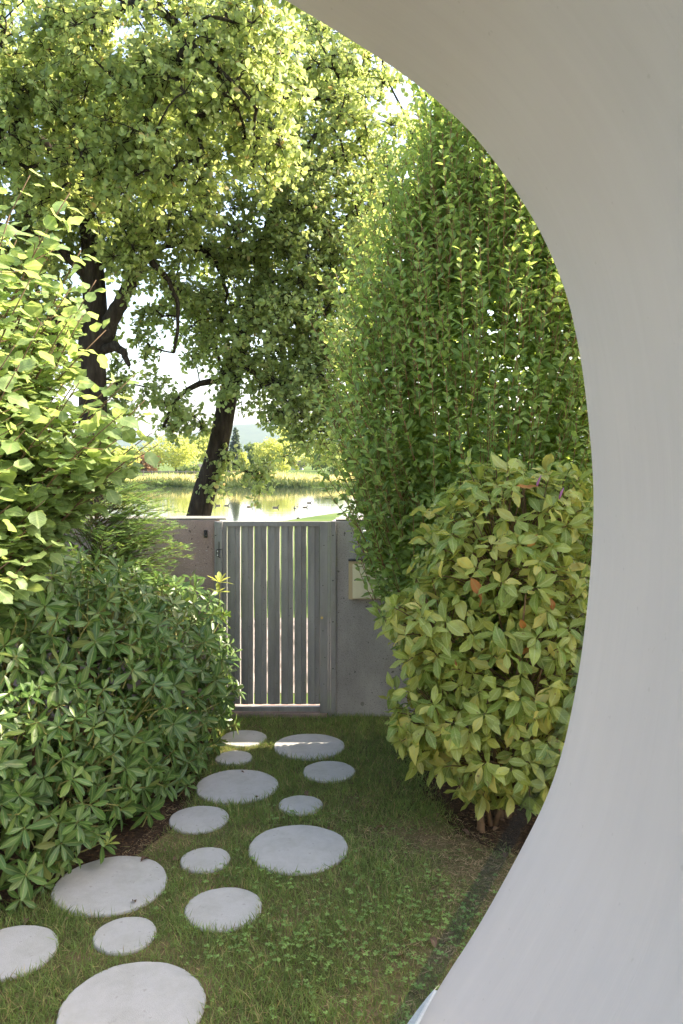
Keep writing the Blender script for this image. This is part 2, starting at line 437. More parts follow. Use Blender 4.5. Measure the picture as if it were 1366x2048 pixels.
class Acc:
    """collects tubes, quads and boxes into ONE mesh"""
    def __init__(s):
        s.v, s.f, s.n = [], [], 0

    def add(s, v, f):
        v = np.asarray(v, float)
        s.v.append(v)
        s.f += [tuple(i + s.n for i in q) for q in f]
        s.n += len(v)

    def tube(s, pts, rad, seg=6, cap=True, wob=0.0):
        pts = np.asarray(pts, float)
        k = len(pts)
        rad = np.broadcast_to(np.asarray(rad, float), (k,))
        tg = nrm(np.gradient(pts, axis=0))
        ref = np.array([0.0, 0, 1]) if abs(tg[0][2]) < 0.9 else np.array([1.0, 0, 0])
        vs_ = []
        x = nrm(np.cross(tg[0], ref))
        for i in range(k):
            x = nrm(x - tg[i] * np.dot(x, tg[i]))
            y = np.cross(tg[i], x)
            a = np.arange(seg) * 2 * math.pi / seg
            rr = rad[i] * (1 + (wob * np.sin(a * 3 + i * 0.7) + wob * 0.6 * np.sin(a * 5 - i) if wob else 0))
            vs_.append(pts[i] + np.outer(np.cos(a) * rr, x) + np.outer(np.sin(a) * rr, y))
        f = []
        for i in range(k - 1):
            for j in range(seg):
                j2 = (j + 1) % seg
                f.append((i * seg + j, i * seg + j2, (i + 1) * seg + j2, (i + 1) * seg + j))
        if cap:
            f.append(tuple(range(seg))[::-1])
            f.append(tuple((k - 1) * seg + j for j in range(seg)))
        s.add(np.concatenate(vs_), f)

    def box(s, x0, x1, y0, y1, z0, z1):
        v = [(x, y, z) for z in (z0, z1) for y in (y0, y1) for x in (x0, x1)]
        s.add(v, [(0, 2, 3, 1), (4, 5, 7, 6), (0, 1, 5, 4), (2, 6, 7, 3), (0, 4, 6, 2), (1, 3, 7, 5)])

    def build(s, name, mat, parent=None, smooth=False):
        me = bpy.data.meshes.new(name)
        me.from_pydata([tuple(p) for p in np.concatenate(s.v)], [], s.f)
        if smooth:
            me.polygons.foreach_set('use_smooth', np.ones(len(me.polygons), bool))
        me.update()
        return link(name, me, mat, parent)


def bevel_box(name, x0, x1, y0, y1, z0, z1, mat, parent=None, bev=0.004, seg=2):
    bm = bmesh.new()
    bmesh.ops.create_cube(bm, size=1)
    for v in bm.verts:
        v.co = Vector((x0 + (v.co.x + .5) * (x1 - x0), y0 + (v.co.y + .5) * (y1 - y0), z0 + (v.co.z + .5) * (z1 - z0)))
    if bev > 0:
        bmesh.ops.bevel(bm, geom=bm.edges[:] + bm.verts[:], offset=bev, segments=seg, affect='EDGES', profile=0.5)
    me = bpy.data.meshes.new(name)
    bm.to_mesh(me)
    bm.free()
    return link(name, me, mat, parent)


# ------------------------------------------------------------------ leaves
def leaf_tpl(stations, fold=0.25, curl=0.15, wave=0.0, mid=True, serr=0.0, seed=0, twist=0.0):
    """stations: (v, half width). Leaf along +Y, unit length, normal +Z"""
    r = np.random.default_rng(seed)
    V, U, W, f = [], [], [], []
    for i, (v, w) in enumerate(stations):
        w = w * (1 + serr * (r.random() - 0.5))
        zc = curl * (v ** 1.6) * -1.0 + wave * 0.3 * math.sin(v * 7 + seed)
        tw = twist * v
        for u in ((-1, 0, 1) if mid else (-1, 1)):
            z = zc + abs(u) * w * fold + wave * abs(u) * w * math.sin(v * 11 + u * 2 + seed * 1.7)
            x = u * w
            V.append((x * math.cos(tw), v * (1 - 0.12 * abs(curl)), z + x * math.sin(tw)))
            U.append(u)
            W.append(v)
    k = 3 if mid else 2
    for i in range(len(stations) - 1):
        for j in range(k - 1):
            f.append((i * k + j, i * k + j + 1, (i + 1) * k + j + 1, (i + 1) * k + j))
    return dict(v=np.array(V), u=np.array(U, float), w=np.array(W, float), f=np.array(f))


T_RHODO = [leaf_tpl([(0, .014), (.32, .115), (.58, .165), (.82, .125), (1, .012)], fold=f, curl=c, seed=i, twist=t)
           for i, (f, c, t) in enumerate([(.30, .10, 0), (.2, .22, .2), (.38, .05, -.2), (.25, .32, .1)])]
T_HAZEL = [leaf_tpl([(0, .02), (.08, .21), (.26, .37), (.45, .42), (.56, .39), (.70, .38), (.88, .15), (1.02, .008)], fold=f, curl=c, wave=.11, serr=.16, seed=i, twist=t)
           for i, (f, c, t) in enumerate([(.22, .12, 0), (.12, .25, .25), (.3, .05, -.2), (.05, .35, .1), (.18, -.1, .3)])]
T_MAG = [leaf_tpl([(0, .01), (.07, .03), (.24, .15), (.46, .235), (.66, .235), (.83, .16), (.93, .075), (1.03, .005)], fold=f, curl=c, wave=w, serr=.08, seed=i, twist=t)
         for i, (f, c, w, t) in enumerate([(.3, .15, .10, 0), (.2, .30, .16, .35), (.42, .05, .1, -.3), (.25, .42, .2, .2), (.12, .2, .25, -.45)])]
T_HEDGE = [leaf_tpl([(0, .012), (.3, .21), (.7, .25), (1, .01)], fold=f, curl=c, seed=i, twist=t)
           for i, (f, c, t) in enumerate([(.35, .1, 0), (.2, .25, .3), (.45, 0, -.3)])]
T_FILL = [leaf_tpl([(0, .03), (.35, .25), (.72, .25), (1, .02)], fold=0, curl=c, mid=False, seed=i, twist=t) for i, (c, t) in enumerate([(.15, .3), (.3, -.4)])]
T_OAK = [leaf_tpl([(0, .03), (.34, .29), (.68, .34), (1, .10)], fold=0, curl=c, mid=False, seed=i, twist=t)
         for i, (c, t) in enumerate([(.1, .5), (.3, -.6), (-.1, .8), (.2, 0)])]
T_QUAD = [leaf_tpl([(0, .10), (.5, .42), (1, .08)], fold=0, curl=c, mid=False, seed=i, twist=t) for i, (c, t) in enumerate([(.1, .4), (.3, -.4)])]
T_NEEDLE = [leaf_tpl([(0, .10), (1, .03)], fold=0, curl=0.1, mid=False)]
T_BLADE = [leaf_tpl([(0, .035), (.5, .03), (1, .003)], fold=0, curl=c, mid=False, seed=i, twist=t) for i, (c, t) in enumerate([(.15, .3), (.5, -.4), (.85, .5)])]
T_CLOVER = [leaf_tpl([(0, .05), (.5, .42), (.95, .36), (.98, .12)], fold=.2, curl=.1, seed=1)]


def frames(d, n):
    y = nrm(d)
    x = nrm(np.cross(y, n))
    z = np.cross(x, y)
    return np.stack([x, y, z], axis=-1)


def field_mesh(name, tpls, kind, pos, R, sc, smooth=False):
    VV, LL, TT, UU, WW = [], [], [], [], []
    base = 0
    for k, t in enumerate(tpls):
        ix = np.where(kind == k)[0]
        if not len(ix):
            continue
        v = np.einsum('nij,kj->nki', R[ix], t['v']) * sc[ix][:, None, None] + pos[ix][:, None, :]
        nv = len(t['v'])
        off = base + np.arange(len(ix))[:, None, None] * nv
        LL.append((t['f'][None] + off).reshape(-1))
        TT.append(np.full(len(ix) * len(t['f']), 4))
        VV.append(v.reshape(-1, 3))
        UU.append(np.tile(t['u'], len(ix)))
        WW.append(np.tile(t['w'], len(ix)))
        base += len(ix) * nv
    return mesh_arrays(name, np.concatenate(VV), np.concatenate(LL), np.concatenate(TT), smooth, {'lu': np.concatenate(UU), 'lv': np.concatenate(WW)})


TPL_MESH = {}


def tpl_mesh(key, tpls, k, mat):
    if (key, k) not in TPL_MESH:
        one = field_mesh(key, [tpls[k]], np.zeros(1, int), np.zeros((1, 3)), np.eye(3)[None], np.ones(1), True)
        one.materials.append(mat)
        TPL_MESH[(key, k)] = one
    return TPL_MESH[(key, k)]


class Leaves:
    def __init__(s):
        s.p, s.d, s.n, s.s = [], [], [], []

    def add(s, p, d, n, sc):
        p = np.atleast_2d(p)
        s.p.append(p)
        s.d.append(np.broadcast_to(d, p.shape))
        s.n.append(np.broadcast_to(n, p.shape))
        s.s.append(np.broadcast_to(sc, (len(p),)))

    def arrays(s):
        return np.concatenate(s.p), np.concatenate(s.d), np.concatenate(s.n), np.concatenate(s.s)

    def build(s, key, tpls, mat, parent, singles=0, mass='foliage', score=None, smooth=True):
        p, d, n, sc = s.arrays()
        kind = rng.integers(0, len(tpls), len(p))
        R = frames(d, n)
        pick = np.zeros(len(p), bool)
        if singles:
            c = p - np.array([0, 0, CAMZ])
            dist = np.linalg.norm(c, axis=1)
            px = HX + F * c[:, 0] / c[:, 1]
            py = HY - F * c[:, 2] / c[:, 1]
            ok = (px > 8) & (px < 1180) & (py > 8) & (py < 2040) & (c[:, 1] > 0.5)
            face = np.abs((R[:, :, 2] * c).sum(1)) / dist
            sco = sc / dist * (0.35 + face) - 0.035 * (dist - dist.min()) if score is None else score(p, dist, px, py, face, sc)
            sco = np.where(ok, sco, -1e9)
            idx = np.argsort(-sco)[:singles]
            pick[idx] = True
            base = Vector(parent.location)
            for i in idx:
                o = bpy.data.objects.new('leaf', tpl_mesh(key, tpls, int(kind[i]), mat))
                COL.objects.link(o)
                o.parent = parent
                m = Matrix([[*(R[i, r] * sc[i]), p[i, r] - base[r]] for r in range(3)] + [[0, 0, 0, 1]])
                o.matrix_basis = m
        q = ~pick
        if q.any():
            me = field_mesh(mass, tpls, kind[q], p[q], R[q], sc[q], smooth)
            o = link(mass, me, mat, parent)
            o['kind'] = 'stuff'
            return o


def rdir(n):
    return nrm(rng.normal(size=(n, 3)))


def perp(d):
    d = nrm(d)
    a = np.where(np.abs(d[..., 2:3]) < 0.9, np.array([0., 0, 1]), np.array([1., 0, 0]))
    x = nrm(np.cross(d, a))
    return x, np.cross(d, x)


def bez(p0, p1, p2, k):
    t = np.linspace(0, 1, k)[:, None]
    return (1 - t) ** 2 * p0 + 2 * t * (1 - t) * p1 + t * t * p2


def poisson(p, rmin, order=None):
    keep = []
    kp = np.empty((0, 3))
    for i in (range(len(p)) if order is None else order):
        if len(kp) == 0 or ((kp - p[i]) ** 2).sum(1).min() > rmin * rmin:
            keep.append(i)
            kp = np.vstack([kp, p[i]])
    return np.array(keep)


# ================================================================== THE SETTING
LAKEZ = -0.35


def shore_near(X):
    return 30 + 8.5 * 1 / (1 + np.exp(-(X + 1.5) / 1.0)) + np.clip(X - 0.5, 0, 30) * 1.9 + 0.5 * np.sin(X * 0.6)


def shore_far(X):
    return 76 + 1.2 * np.sin(X * 0.21) + 0.6 * np.sin(X * 0.73 + 1)


def ground_z(X, Y):
    a = np.minimum(Y - shore_near(X), shore_far(X) - Y)
    a = np.minimum(a, np.minimum(X + 95, 40 - X))
    z = -1.4 / (1 + np.exp(-(a - 0.9) / 0.45))
    far = np.clip((Y - shore_far(X)) / 12, 0, 1)
    return z + 0.15 * far


gx = np.sinh(np.linspace(-7.4, 7.4, 120)) * 5000 / math.sinh(7.4) * 1.0
gx = np.unique(np.concatenate([gx, np.linspace(-24, 16, 81)]))
gy = np.unique(np.concatenate([np.linspace(-12, 26, 20), np.linspace(26.5, 90, 128), 90 + np.geomspace(4, 5000, 30), -12 - np.geomspace(5, 4000, 12)]))
GX, GY = np.meshgrid(gx, gy)
GZ = ground_z(GX, GY)
nx, ny = len(gx), len(gy)
ii, jj = np.meshgrid(np.arange(nx - 1), np.arange(ny - 1))
q = np.stack([jj * nx + ii, jj * nx + ii + 1, (jj + 1) * nx + ii + 1, (jj + 1) * nx + ii], -1).reshape(-1, 4)
me = mesh_arrays('ground', np.stack([GX, GY, GZ], -1).reshape(-1, 3), q.reshape(-1), np.full(len(q), 4), True)
tag(link('ground', me, M['meadow']), kind='structure')

a = Acc()
a.add([(-110, 26, LAKEZ), (60, 26, LAKEZ), (60, 80, LAKEZ), (-110, 80, LAKEZ)], [(0, 1, 2, 3)])
tag(a.build('lake_water', M['water']), kind='structure')


def sheet(name, pts, z, mat):
    b = Acc()
    b.add([(x, y, z) for x, y in pts], [tuple(range(len(pts)))])
    return tag(b.build(name, mat), kind='structure')


sheet('lawn', [(-7, 1.7), (7, 1.7), (7, 7.56), (-7, 7.56)], 0.004, M['lawn_soil'])
sheet('path', [(-40, 8.3), (40, 8.3), (40, 12.2), (-40, 12.2)], 0.006, M['path'])
b = Acc()
cs = [(0.6, 30), (0.9, 34), (2.0, 37.5), (5, 41), (12, 50)]
vv, ff = [], []
for i, (x, y) in enumerate(cs):
    vv += [(x - 1.0 + 0.2 * i, y + .5, 0.008), (x + 2.2 + 0.3 * i, y - .8, 0.008)]
    if i:
        k = 2 * i
        ff.append((k - 2, k - 1, k + 1, k))
b.add(vv, ff)
tag(b.build('lakeside_road', M['asphalt']), kind='structure')

# beds of bare soil under the shrubs
sheet('soil_bed', [(-6.9, 3.6), (-2.05, 3.95), (-1.75, 4.45), (-1.28, 4.85), (-1.1, 5.3), (-1.05, 5.9), (-1.06, 6.6), (-1.15, 7.5), (-6.9, 7.5)], 0.009, M['soil'])
sheet('soil_bed', [(0.75, 5.2), (0.95, 4.98), (1.2, 4.85), (1.7, 4.8), (2.6, 4.8), (6.9, 5.0), (6.9, 7.5), (0.4, 7.5), (0.5, 6.5), (0.6, 5.8)], 0.009, M['soil'])

# far wooded hills
hx = np.linspace(-3200, 3200, 220)
hz0 = 104 + 30 * np.sin(hx / 620 + 0.6) + 16 * np.sin(hx / 210 + 2) + 6 * np.sin(hx / 70)
prof = [(0, 0.0), (160, .35), (330, .72), (480, .95), (600, 1.0), (900, .6), (1200, 0.0)]
V = np.array([[(x, 2300 + dy + 60 * math.sin(x / 300), hz * f + (5 * rng.random() if 0 < f else -1)) for x, hz in zip(hx, hz0)] for dy, f in prof])
nh = len(hx)
ii, jj = np.meshgrid(np.arange(nh - 1), np.arange(len(prof) - 1))
q = np.stack([jj * nh + ii, jj * nh + ii + 1, (jj + 1) * nh + ii + 1, (jj + 1) * nh + ii], -1).reshape(-1, 4)
tag(link('hills', mesh_arrays('hills', V.reshape(-1, 3), q.reshape(-1), np.full(len(q), 4), True), M['hill']), kind='structure')

# ------------------------------------------------------------------ the plastered wall with the rounded opening we look through
YW, YI = 1.5, 0.55
edge_px = [(1183, 1040), (1182, 955), (1175, 862), (1162, 746), (1146, 660), (1131, 597), (1102, 519), (1063, 440), (1008, 356), (944, 273), (881, 213), (814, 160), (766, 127), (696, 82), (625, 39), (553, -4), (440, -66), (280, -140), (90, -190), (-120, -185),
           (-300, -90), (-430, 60), (-510, 300), (-540, 620), (-540, 1000), (-520, 1400), (-450, 1800), (-300, 2160), (-60, 2420), (240, 2520), (520, 2450), (690, 2290), (780, 2150), (833, 2048), (851, 2012),
           (893, 1941), (946, 1861), (999, 1768), (1045, 1683), (1084, 1605), (1111, 1533), (1131, 1459), (1149, 1369), (1164, 1271), (1176, 1154)]
ctrl = np.array([at(x, y, YW)[[0, 2]] for x, y in edge_px])


def closed_spline(c, k=8):
    out = []
    n_ = len(c)
    for i in range(n_):
        p0, p1, p2, p3 = c[i - 1], c[i], c[(i + 1) % n_], c[(i + 2) % n_]
        for t in np.arange(k) / k:
            out.append(0.5 * (2 * p1 + (p2 - p0) * t + (2 * p0 - 5 * p1 + 4 * p2 - p3) * t * t + (3 * p1 - p0 - 3 * p2 + p3) * t ** 3))
    return np.array(out)


egg = closed_spline(ctrl)
for _ in range(14):
    egg = (np.roll(egg, 1, 0) + 2 * egg + np.roll(egg, -1, 0)) / 4
ne = len(egg)
wall = thing('opening_wall', 'smooth off-white plastered wall curving round a large egg-shaped opening', 'wall', (0, 1.0, 0))
ctr = np.array([-0.2, 2.45])
ys = [YW - 0.0, YW - 0.006, YW - 0.015, 1.4, 1.25, 1.1, 0.95, 0.8, 0.65, YI]
flare = [0.010, 0.002, 0.0, 0.0, 0.002, 0.006, 0.012, 0.02, 0.03, 0.045]
tang = np.roll(egg, -1, 0) - np.roll(egg, 1, 0)
outn = nrm(np.stack([tang[:, 1], -tang[:, 0]], -1))
outn *= np.sign(((egg - ctr) * outn).sum(1, keepdims=True))
arc = np.concatenate([[0], np.cumsum(np.linalg.norm(np.diff(egg, axis=0), axis=1))])
V, A_, D_, f = [], [], [], []
for k, (y, fl) in enumerate(zip(ys, flare)):
    e = egg + outn * fl
    V.append(np.stack([e[:, 0], np.full(ne, y), e[:, 1]], -1))
    A_.append(arc)
    D_.append(np.full(ne, y))
for k in range(len(ys) - 1):
    for j in range(ne):
        j2 = (j + 1) % ne
        f.append((k * ne + j, k * ne + j2, (k + 1) * ne + j2, (k + 1) * ne + j))
f = np.array(f)
link('reveal', mesh_arrays('reveal', np.concatenate(V), f.reshape(-1), np.full(len(f), 4), True, {'arc': np.concatenate(A_), 'deep': np.concatenate(D_)}), M['plaster'], wall)


def wall_face(name, y, grow, mat, out):
    """a face of the wall: ring between the opening and a big rectangle"""
    e = egg + outn * grow
    ang = np.arctan2(e[:, 1] - ctr[1], e[:, 0] - ctr[0])
    d = np.stack([np.cos(ang), np.sin(ang)], -1)
    k = np.minimum(3.2 / np.maximum(np.abs(d[:, 0]), 1e-6), np.where(d[:, 1] > 0, 1.35, 2.44) / np.maximum(np.abs(d[:, 1]), 1e-6))
    o = ctr + d * k[:, None]
    v = np.concatenate([np.stack([e[:, 0], np.full(ne, y), e[:, 1]], -1), np.stack([o[:, 0], np.full(ne, y), o[:, 1]], -1)])
    ff_ = np.array([(j, (j + 1) % ne, ne + (j + 1) % ne, ne + j) for j in range(ne)])
    return link(name, mesh_arrays(name, v, ff_.reshape(-1), np.full(ne, 4)), mat, wall)


wall_face('outer_face', YW, 0.010, M['stucco'], 1)
wall_face('inner_face', YI, 0.045, M['plaster'], -1)
# rough white render of the outer lip, showing where the reveal ends low down
lip = []
low = [(868, 1979), (858, 1990), (838, 2015), (814, 2048), (740, 2150), (600, 2300)]
lipP = np.array([at(x, y, 1.56) for x, y in low])
bk = np.array([at(x + 40, y + 16, 1.50) for x, y in low])
b = Acc()
b.add(np.concatenate([lipP, bk + np.array([0, 0.004, 0]), lipP + np.array([0.02, 0.05, -0.02])]),
      [(i, i + 1, 7 + i, 6 + i) for i in range(5)] + [(i, 12 + i, 13 + i, i + 1) for i in range(5)])
b.build('outer_lip', M['stucco'], wall)
# narrow edge of clear glass along the lower right rim
gl = [(1173, 1240, 4), (1150, 1370, 12), (1112, 1500, 22), (1050, 1640, 32), (970, 1785, 42), (885, 1938, 50), (840, 2020, 55), (790, 2110, 58)]
b = Acc()
v = []
for x, y, w in gl:
    v += [at(x + 6, y + 3, YW + .008), at(x - w * .62, y - w * .28, YW + .008)]
v2 = [p + np.array([0, 0.006, 0]) for p in v]
k = len(v)
b.add(v + v2, [(2 * i, 2 * i + 1, 2 * i + 3, 2 * i + 2) for i in range(len(gl) - 1)] + [(k + 2 * i, k + 2 * i + 2, k + 2 * i + 3, k + 2 * i + 1) for i in range(len(gl) - 1)])
b.build('glass_edge', M['glass'], wall)
# floor the photographer stands on
fl = bevel_box('terrace_floor', -3.3, 2.9, -4.0, YI - 0.01, 0.70, 0.86, M['roof_dark'], None, 0.005)
tag(fl, kind='structure')
tag(bevel_box('reveal_shade_wall', 2.60, 2.88, -4.0, YI - 0.012, 0.865, 3.655, M['concrete'], None, 0.005), kind='structure')  # unseen wall, added to cut light from behind and darken the reveal

# ================================================================== GARDEN WALL AND GATE
GY0 = 7.55
PXM = GY0 / F


def gx_(px):
    return (px - HX) * PXM


def gz_(py):
    return CAMZ - (py - HY) * PXM


WT = gz_(1040)
lw = thing('concrete_wall', 'exposed concrete wall, tinted pink for warm bounced light, left of the slatted gate, beside the conifer', 'wall', (gx_(380), GY0 + .12, 0))
bevel_box('wall_body', -7.0, gx_(431), GY0 + 0.01, GY0 + 0.27, -0.1, WT, M['concrete_warm_bounce'], lw, 0.008)
bevel_box('wall_cap', -7.0, gx_(452), GY0 + 0.012, GY0 + 0.30, WT + .001, WT + 0.016, M['cap'], lw, 0.005)
rw = thing('concrete_wall', 'grey exposed concrete wall right of the gate with the cream letter box', 'wall', (gx_(720), GY0 + .12, 0))
bevel_box('wall_body', gx_(671), 7.0, GY0 + 0.01, GY0 + 0.27, -0.1, gz_(1042), M['concrete'], rw, 0.008)
bevel_box('wall_cap', gx_(671), 7.0, GY0 + 0.012, GY0 + 0.29, gz_(1042) + .001, gz_(1042) + 0.014, M['cap'], rw, 0.005)


def disc(name, c, r, y0, y1, mat, parent, seg=18):
    b_ = Acc()
    b_.tube([(c[0], y0, c[1]), (c[0], y1, c[1])], [r, r], seg)
    return b_.build(name, mat, parent)


disc('tie_hole_plug', (gx_(725), gz_(1408)), 0.019, GY0 + 0.003, GY0 + 0.03, M['cap'], rw)

for px0, px1, lab in ((430, 446.4, 'slim grey steel gate post carrying the latch, fixed to the left wall'), (661.2, 671.8, 'narrow grey steel hinge post between the gate and the grey wall')):
    p = thing('gate_post', lab, 'post', (gx_((px0 + px1) / 2), GY0 - .02, 0))
    bevel_box('post_plate', gx_(px0), gx_(px1), GY0 - 0.035, GY0 + 0.008, 0.0, gz_(1042), M['zinc'], p, 0.003)
    if px0 == 430:
        bevel_box('post_flange', gx_(435.5), gx_(446), GY0 - 0.055, GY0 - 0.037, 0.0, gz_(1043), M['zinc'], p, 0.003)
    for py in (1070, 1160, 1242, 1335, 1428):
        disc('screw', (gx_(666 if px0 > 500 else 432.7), gz_(py)), 0.007, GY0 - 0.040, GY0 - 0.03, M['black_metal'], p, 8)

gate = thing('garden_gate', 'grey galvanised steel gate of seven vertical slats with a wide lock stile', 'gate', (gx_(552), GY0, gz_(1422)))
ZT, ZB = gz_(1043), gz_(1421)
fy0, fy1 = GY0 - 0.03, GY0 + 0.02


def prism(name, pts_xz, y0, y1, mat, parent):
    n_ = len(pts_xz)
    v = [(x, y0, z) for x, z in pts_xz] + [(x, y1, z) for x, z in pts_xz]
    b_ = Acc()
    b_.add(v, [tuple(range(n_)), tuple(range(2 * n_ - 1, n_ - 1, -1))] + [(i, n_ + i, n_ + (i + 1) % n_, (i + 1) % n_) for i in range(n_)])
    return b_.build(name, mat, parent)


fw = 9.0 * PXM
x0, x1, x2, x3 = gx_(447), gx_(454), gx_(640), gx_(660.9)
e_ = 0.0008
prism('left_stile', [(x0, ZB), (x1, ZB + fw), (x1, ZT - fw), (x0, ZT)], fy0, fy1, M['zinc'], gate)
prism('top_rail', [(x0 + e_, ZT), (x1 + e_, ZT - fw), (x2 - .001, ZT - fw), (x2 - .001, ZT)], fy0, fy1, M['zinc'], gate)
prism('bottom_rail', [(x0 + e_, ZB), (x2 - .001, ZB), (x2 - .001, ZB + fw), (x1 + e_, ZB + fw)], fy0, fy1, M['zinc'], gate)
st = bevel_box('lock_stile', x2, gx_(656), fy0 - .004, fy1, gz_(1424), ZT, M['zinc'], gate, 0.003)
bevel_box('stile_strip', gx_(656.4), x3, fy0 - .012, fy1 - .01, gz_(1432), ZT + .002, M['zinc'], gate, 0.003)
disc('lock_cylinder', (gx_(644), gz_(1234)), 0.012, fy0 - .010, fy0, M['brass'], gate)
for py in (1090, 1170, 1260, 1313, 1366):
    disc('rivet', (gx_(646 + (py % 3) * 2), gz_(py)), 0.005, fy0 - .007, fy0 - .003, M['black_metal'], gate, 8)
slx = [(455.2, 481.0), (482.6, 507), (509.2, 533.5), (535.8, 560), (562.4, 586.4), (589, 613), (615.6, 639.6)]
for k, (s0, s1) in enumerate(slx):
    X0, X1 = gx_(s0), gx_(s1)
    w = X1 - X0
    prof = [(X0, .000), (X0 + .30 * w, -.008), (X0 + .58 * w, -.010), (X0 + .62 * w, -.001), (X1 - .004, .004), (X1, .024)]
    top = gz_(1052) - .001
    bot = gz_(1408)
    th = 0.003
    front = [(x, GY0 - .006 + y) for x, y in prof]
    back = [(x, GY0 - .006 + y + th) for x, y in prof]
    nf = len(front)
    v = [(x, y, z) for z in (bot, top) for x, y in front + back]
    N2 = 2 * nf
    ff = []
    for i in range(nf - 1):
        ff += [(i, i + 1, N2 + i + 1, N2 + i), (nf + i + 1, nf + i, N2 + nf + i, N2 + nf + i + 1), (N2 + i, N2 + i + 1, N2 + nf + i + 1, N2 + nf + i), (i + 1, i, nf + i, nf + i + 1)]
    ff += [(nf, 0, N2, N2 + nf), (nf - 1, 2 * nf - 1, N2 + 2 * nf - 1, N2 + nf - 1)]
    b_ = Acc()
    b_.add(v, ff)
    b_.build('slat', M['zinc'], gate)
# thumb latch
la = Acc()
la.tube([(gx_(440), fy0 - .03, gz_(1082)), (gx_(440), fy0 - .035, gz_(1112)), (gx_(442.5), fy0 - .028, gz_(1114))], .004, 6)
la.tube([(gx_(436), fy0 - .032, gz_(1098)), (gx_(446), fy0 - .03, gz_(1097.5))], .004, 6)
la.tube([(gx_(435), fy0 - .03, gz_(1098)), (gx_(434.6), fy0 - .03, gz_(1110)), (gx_(440), fy0 - .03, gz_(1112))], .003, 6)
la.build('latch', M['black_metal'], gate)
for py in (1101, 1109):
    disc('latch_bolt', (gx_(437), gz_(py)), .005, fy0 - .036, fy0 - .02, M['white_plastic'], gate, 8)
sill = bevel_box('gate_sill', gx_(446.5), gx_(654), GY0 - 0.03, GY0 + 0.26, -0.05, gz_(1424), M['concrete_warm_bounce'], None, 0.008)
tag(sill, 'low rough concrete sill under the slatted gate', 'sill')

lamp = thing('wall_fitting', 'small black metal fitting screwed to the left concrete wall', 'fitting', (gx_(411), GY0, gz_(1075)))
bevel_box('back_plate', gx_(408), gx_(415), GY0 - .012, GY0 + .008, gz_(1075), gz_(1060), M['black_metal'], lamp, .003)
bb = Acc()
bb.tube([(gx_(411), GY0 - .012, gz_(1063)), (gx_(410.5), GY0 - .034, gz_(1064)), (gx_(410.5), GY0 - .036, gz_(1071)), (gx_(411), GY0 - .012, gz_(1072))], .007, 8)
bb.build('hook', M['black_metal'], lamp)

box_ = thing('letter_box', 'cream letter box with tan frame set on the grey wall behind hedge leaves', 'letter box', (gx_(745), GY0, gz_(1197)))
bevel_box('casing', gx_(697), gx_(800), GY0 - .05, GY0 + .008, gz_(1197), gz_(1121), M['tan'], box_, .003)
dr = bevel_box('door', gx_(705), gx_(799), GY0 - .062, GY0 - .051, gz_(1195), gz_(1127), M['cream'], box_, .003)
bevel_box('top_hood', gx_(696.5), gx_(801), GY0 - .066, GY0 + .006, gz_(1121) + .001, gz_(1118), M['black_metal'], box_, .002)
disc('lock', (gx_(709.5), gz_(1158)), .008, GY0 - .069, GY0 - .06, M['zinc'], box_)
pl = thing('wall_button_box', 'small blue box with white hood mounted high on the grey concrete wall', 'wall box', (gx_(737), GY0, gz_(1085)))
bevel_box('blue_case', gx_(730), gx_(748), GY0 - .03, GY0 + .008, gz_(1084), gz_(1069), M['blue_plastic'], pl, .003)
bevel_box('white_hood', gx_(725), gx_(752), GY0 - .055, GY0 + .006, gz_(1068), gz_(1060), M['white_plastic'], pl, .006)

# ------------------------------------------------------------------ stepping stones
stones = [(618, 1491, .60, 'large round pale stepping stone lying before the gate, nearest the grey wall'),
          (658, 1541, .41, 'medium round stepping stone furthest towards the magnolia, second row from the gate'),
          (487, 1475, .40, 'round stepping stone at the foot of the gate sill beside rhododendron leaves'),
          (468, 1514, .30, 'small round stepping stone half under the rhododendron, between a medium and a large stone'),
          (474, 1570, .61, 'large round stepping stone touching the rhododendron edge midway to the gate'),
          (398, 1636, .40, 'medium round stepping stone whose side is covered by rhododendron leaves'),
          (601, 1608, .31, 'small round stepping stone with clover just before the largest middle stone'),
          (596, 1694, .62, 'large round pale stepping stone alone amid the middle of the lawn'),
          (411, 1717, .30, 'small round stepping stone set in grass between two large ones'),
          (222, 1766, .635, 'large round stepping stone with soil at its rim under the rhododendron'),
          (447, 1814, .415, 'medium round pale stepping stone with clover along its edge'),
          (250, 1867, .315, 'small round pale stepping stone between the two biggest stones near the house'),
          (22, 1900, .44, 'medium round stepping stone beside the bare soil at the rhododendron end'),
          (264, 2012, .64, 'large round pale stepping stone closest to the house opening')]
SC = []
for x, y, D, lab in stones:
    c = gnd(x, y, 0.022)
    SC.append((c[0], c[1], D / 2))
    bm = bmesh.new()
    n_ = 56
    rr = [D / 2 * (1 + 0.010 * math.sin(3 * t + x) + 0.006 * math.sin(7 * t + y) + .004 * math.sin(17 * t + x * y)) for t in np.arange(n_) * 2 * math.pi / n_]
    def ring(k, z, inset):
        return [bm.verts.new(((r - inset) * math.cos(t), (r - inset) * math.sin(t), z)) for r, t in zip(rr, np.arange(n_) * 2 * math.pi / n_)]
    rings = [ring(0, -.04, .002), ring(1, .012, 0), ring(2, .019, .003), ring(3, .022, .010)]
    for A, B in zip(rings, rings[1:]):
        for j in range(n_):
            bm.faces.new((A[j], A[(j + 1) % n_], B[(j + 1) % n_], B[j]))
    bm.faces.new(rings[-1])
    me = bpy.data.meshes.new('stepping_stone')
    bm.to_mesh(me)
    bm.free()
    o = link('stepping_stone', me, M['stone'])
    o.location = (c[0], c[1], 0)
    o.rotation_euler = (0, 0, rng.random() * 6)
    tag(o, lab, 'stepping stone', 'round stepping stones in the lawn')
SC = np.array(SC)

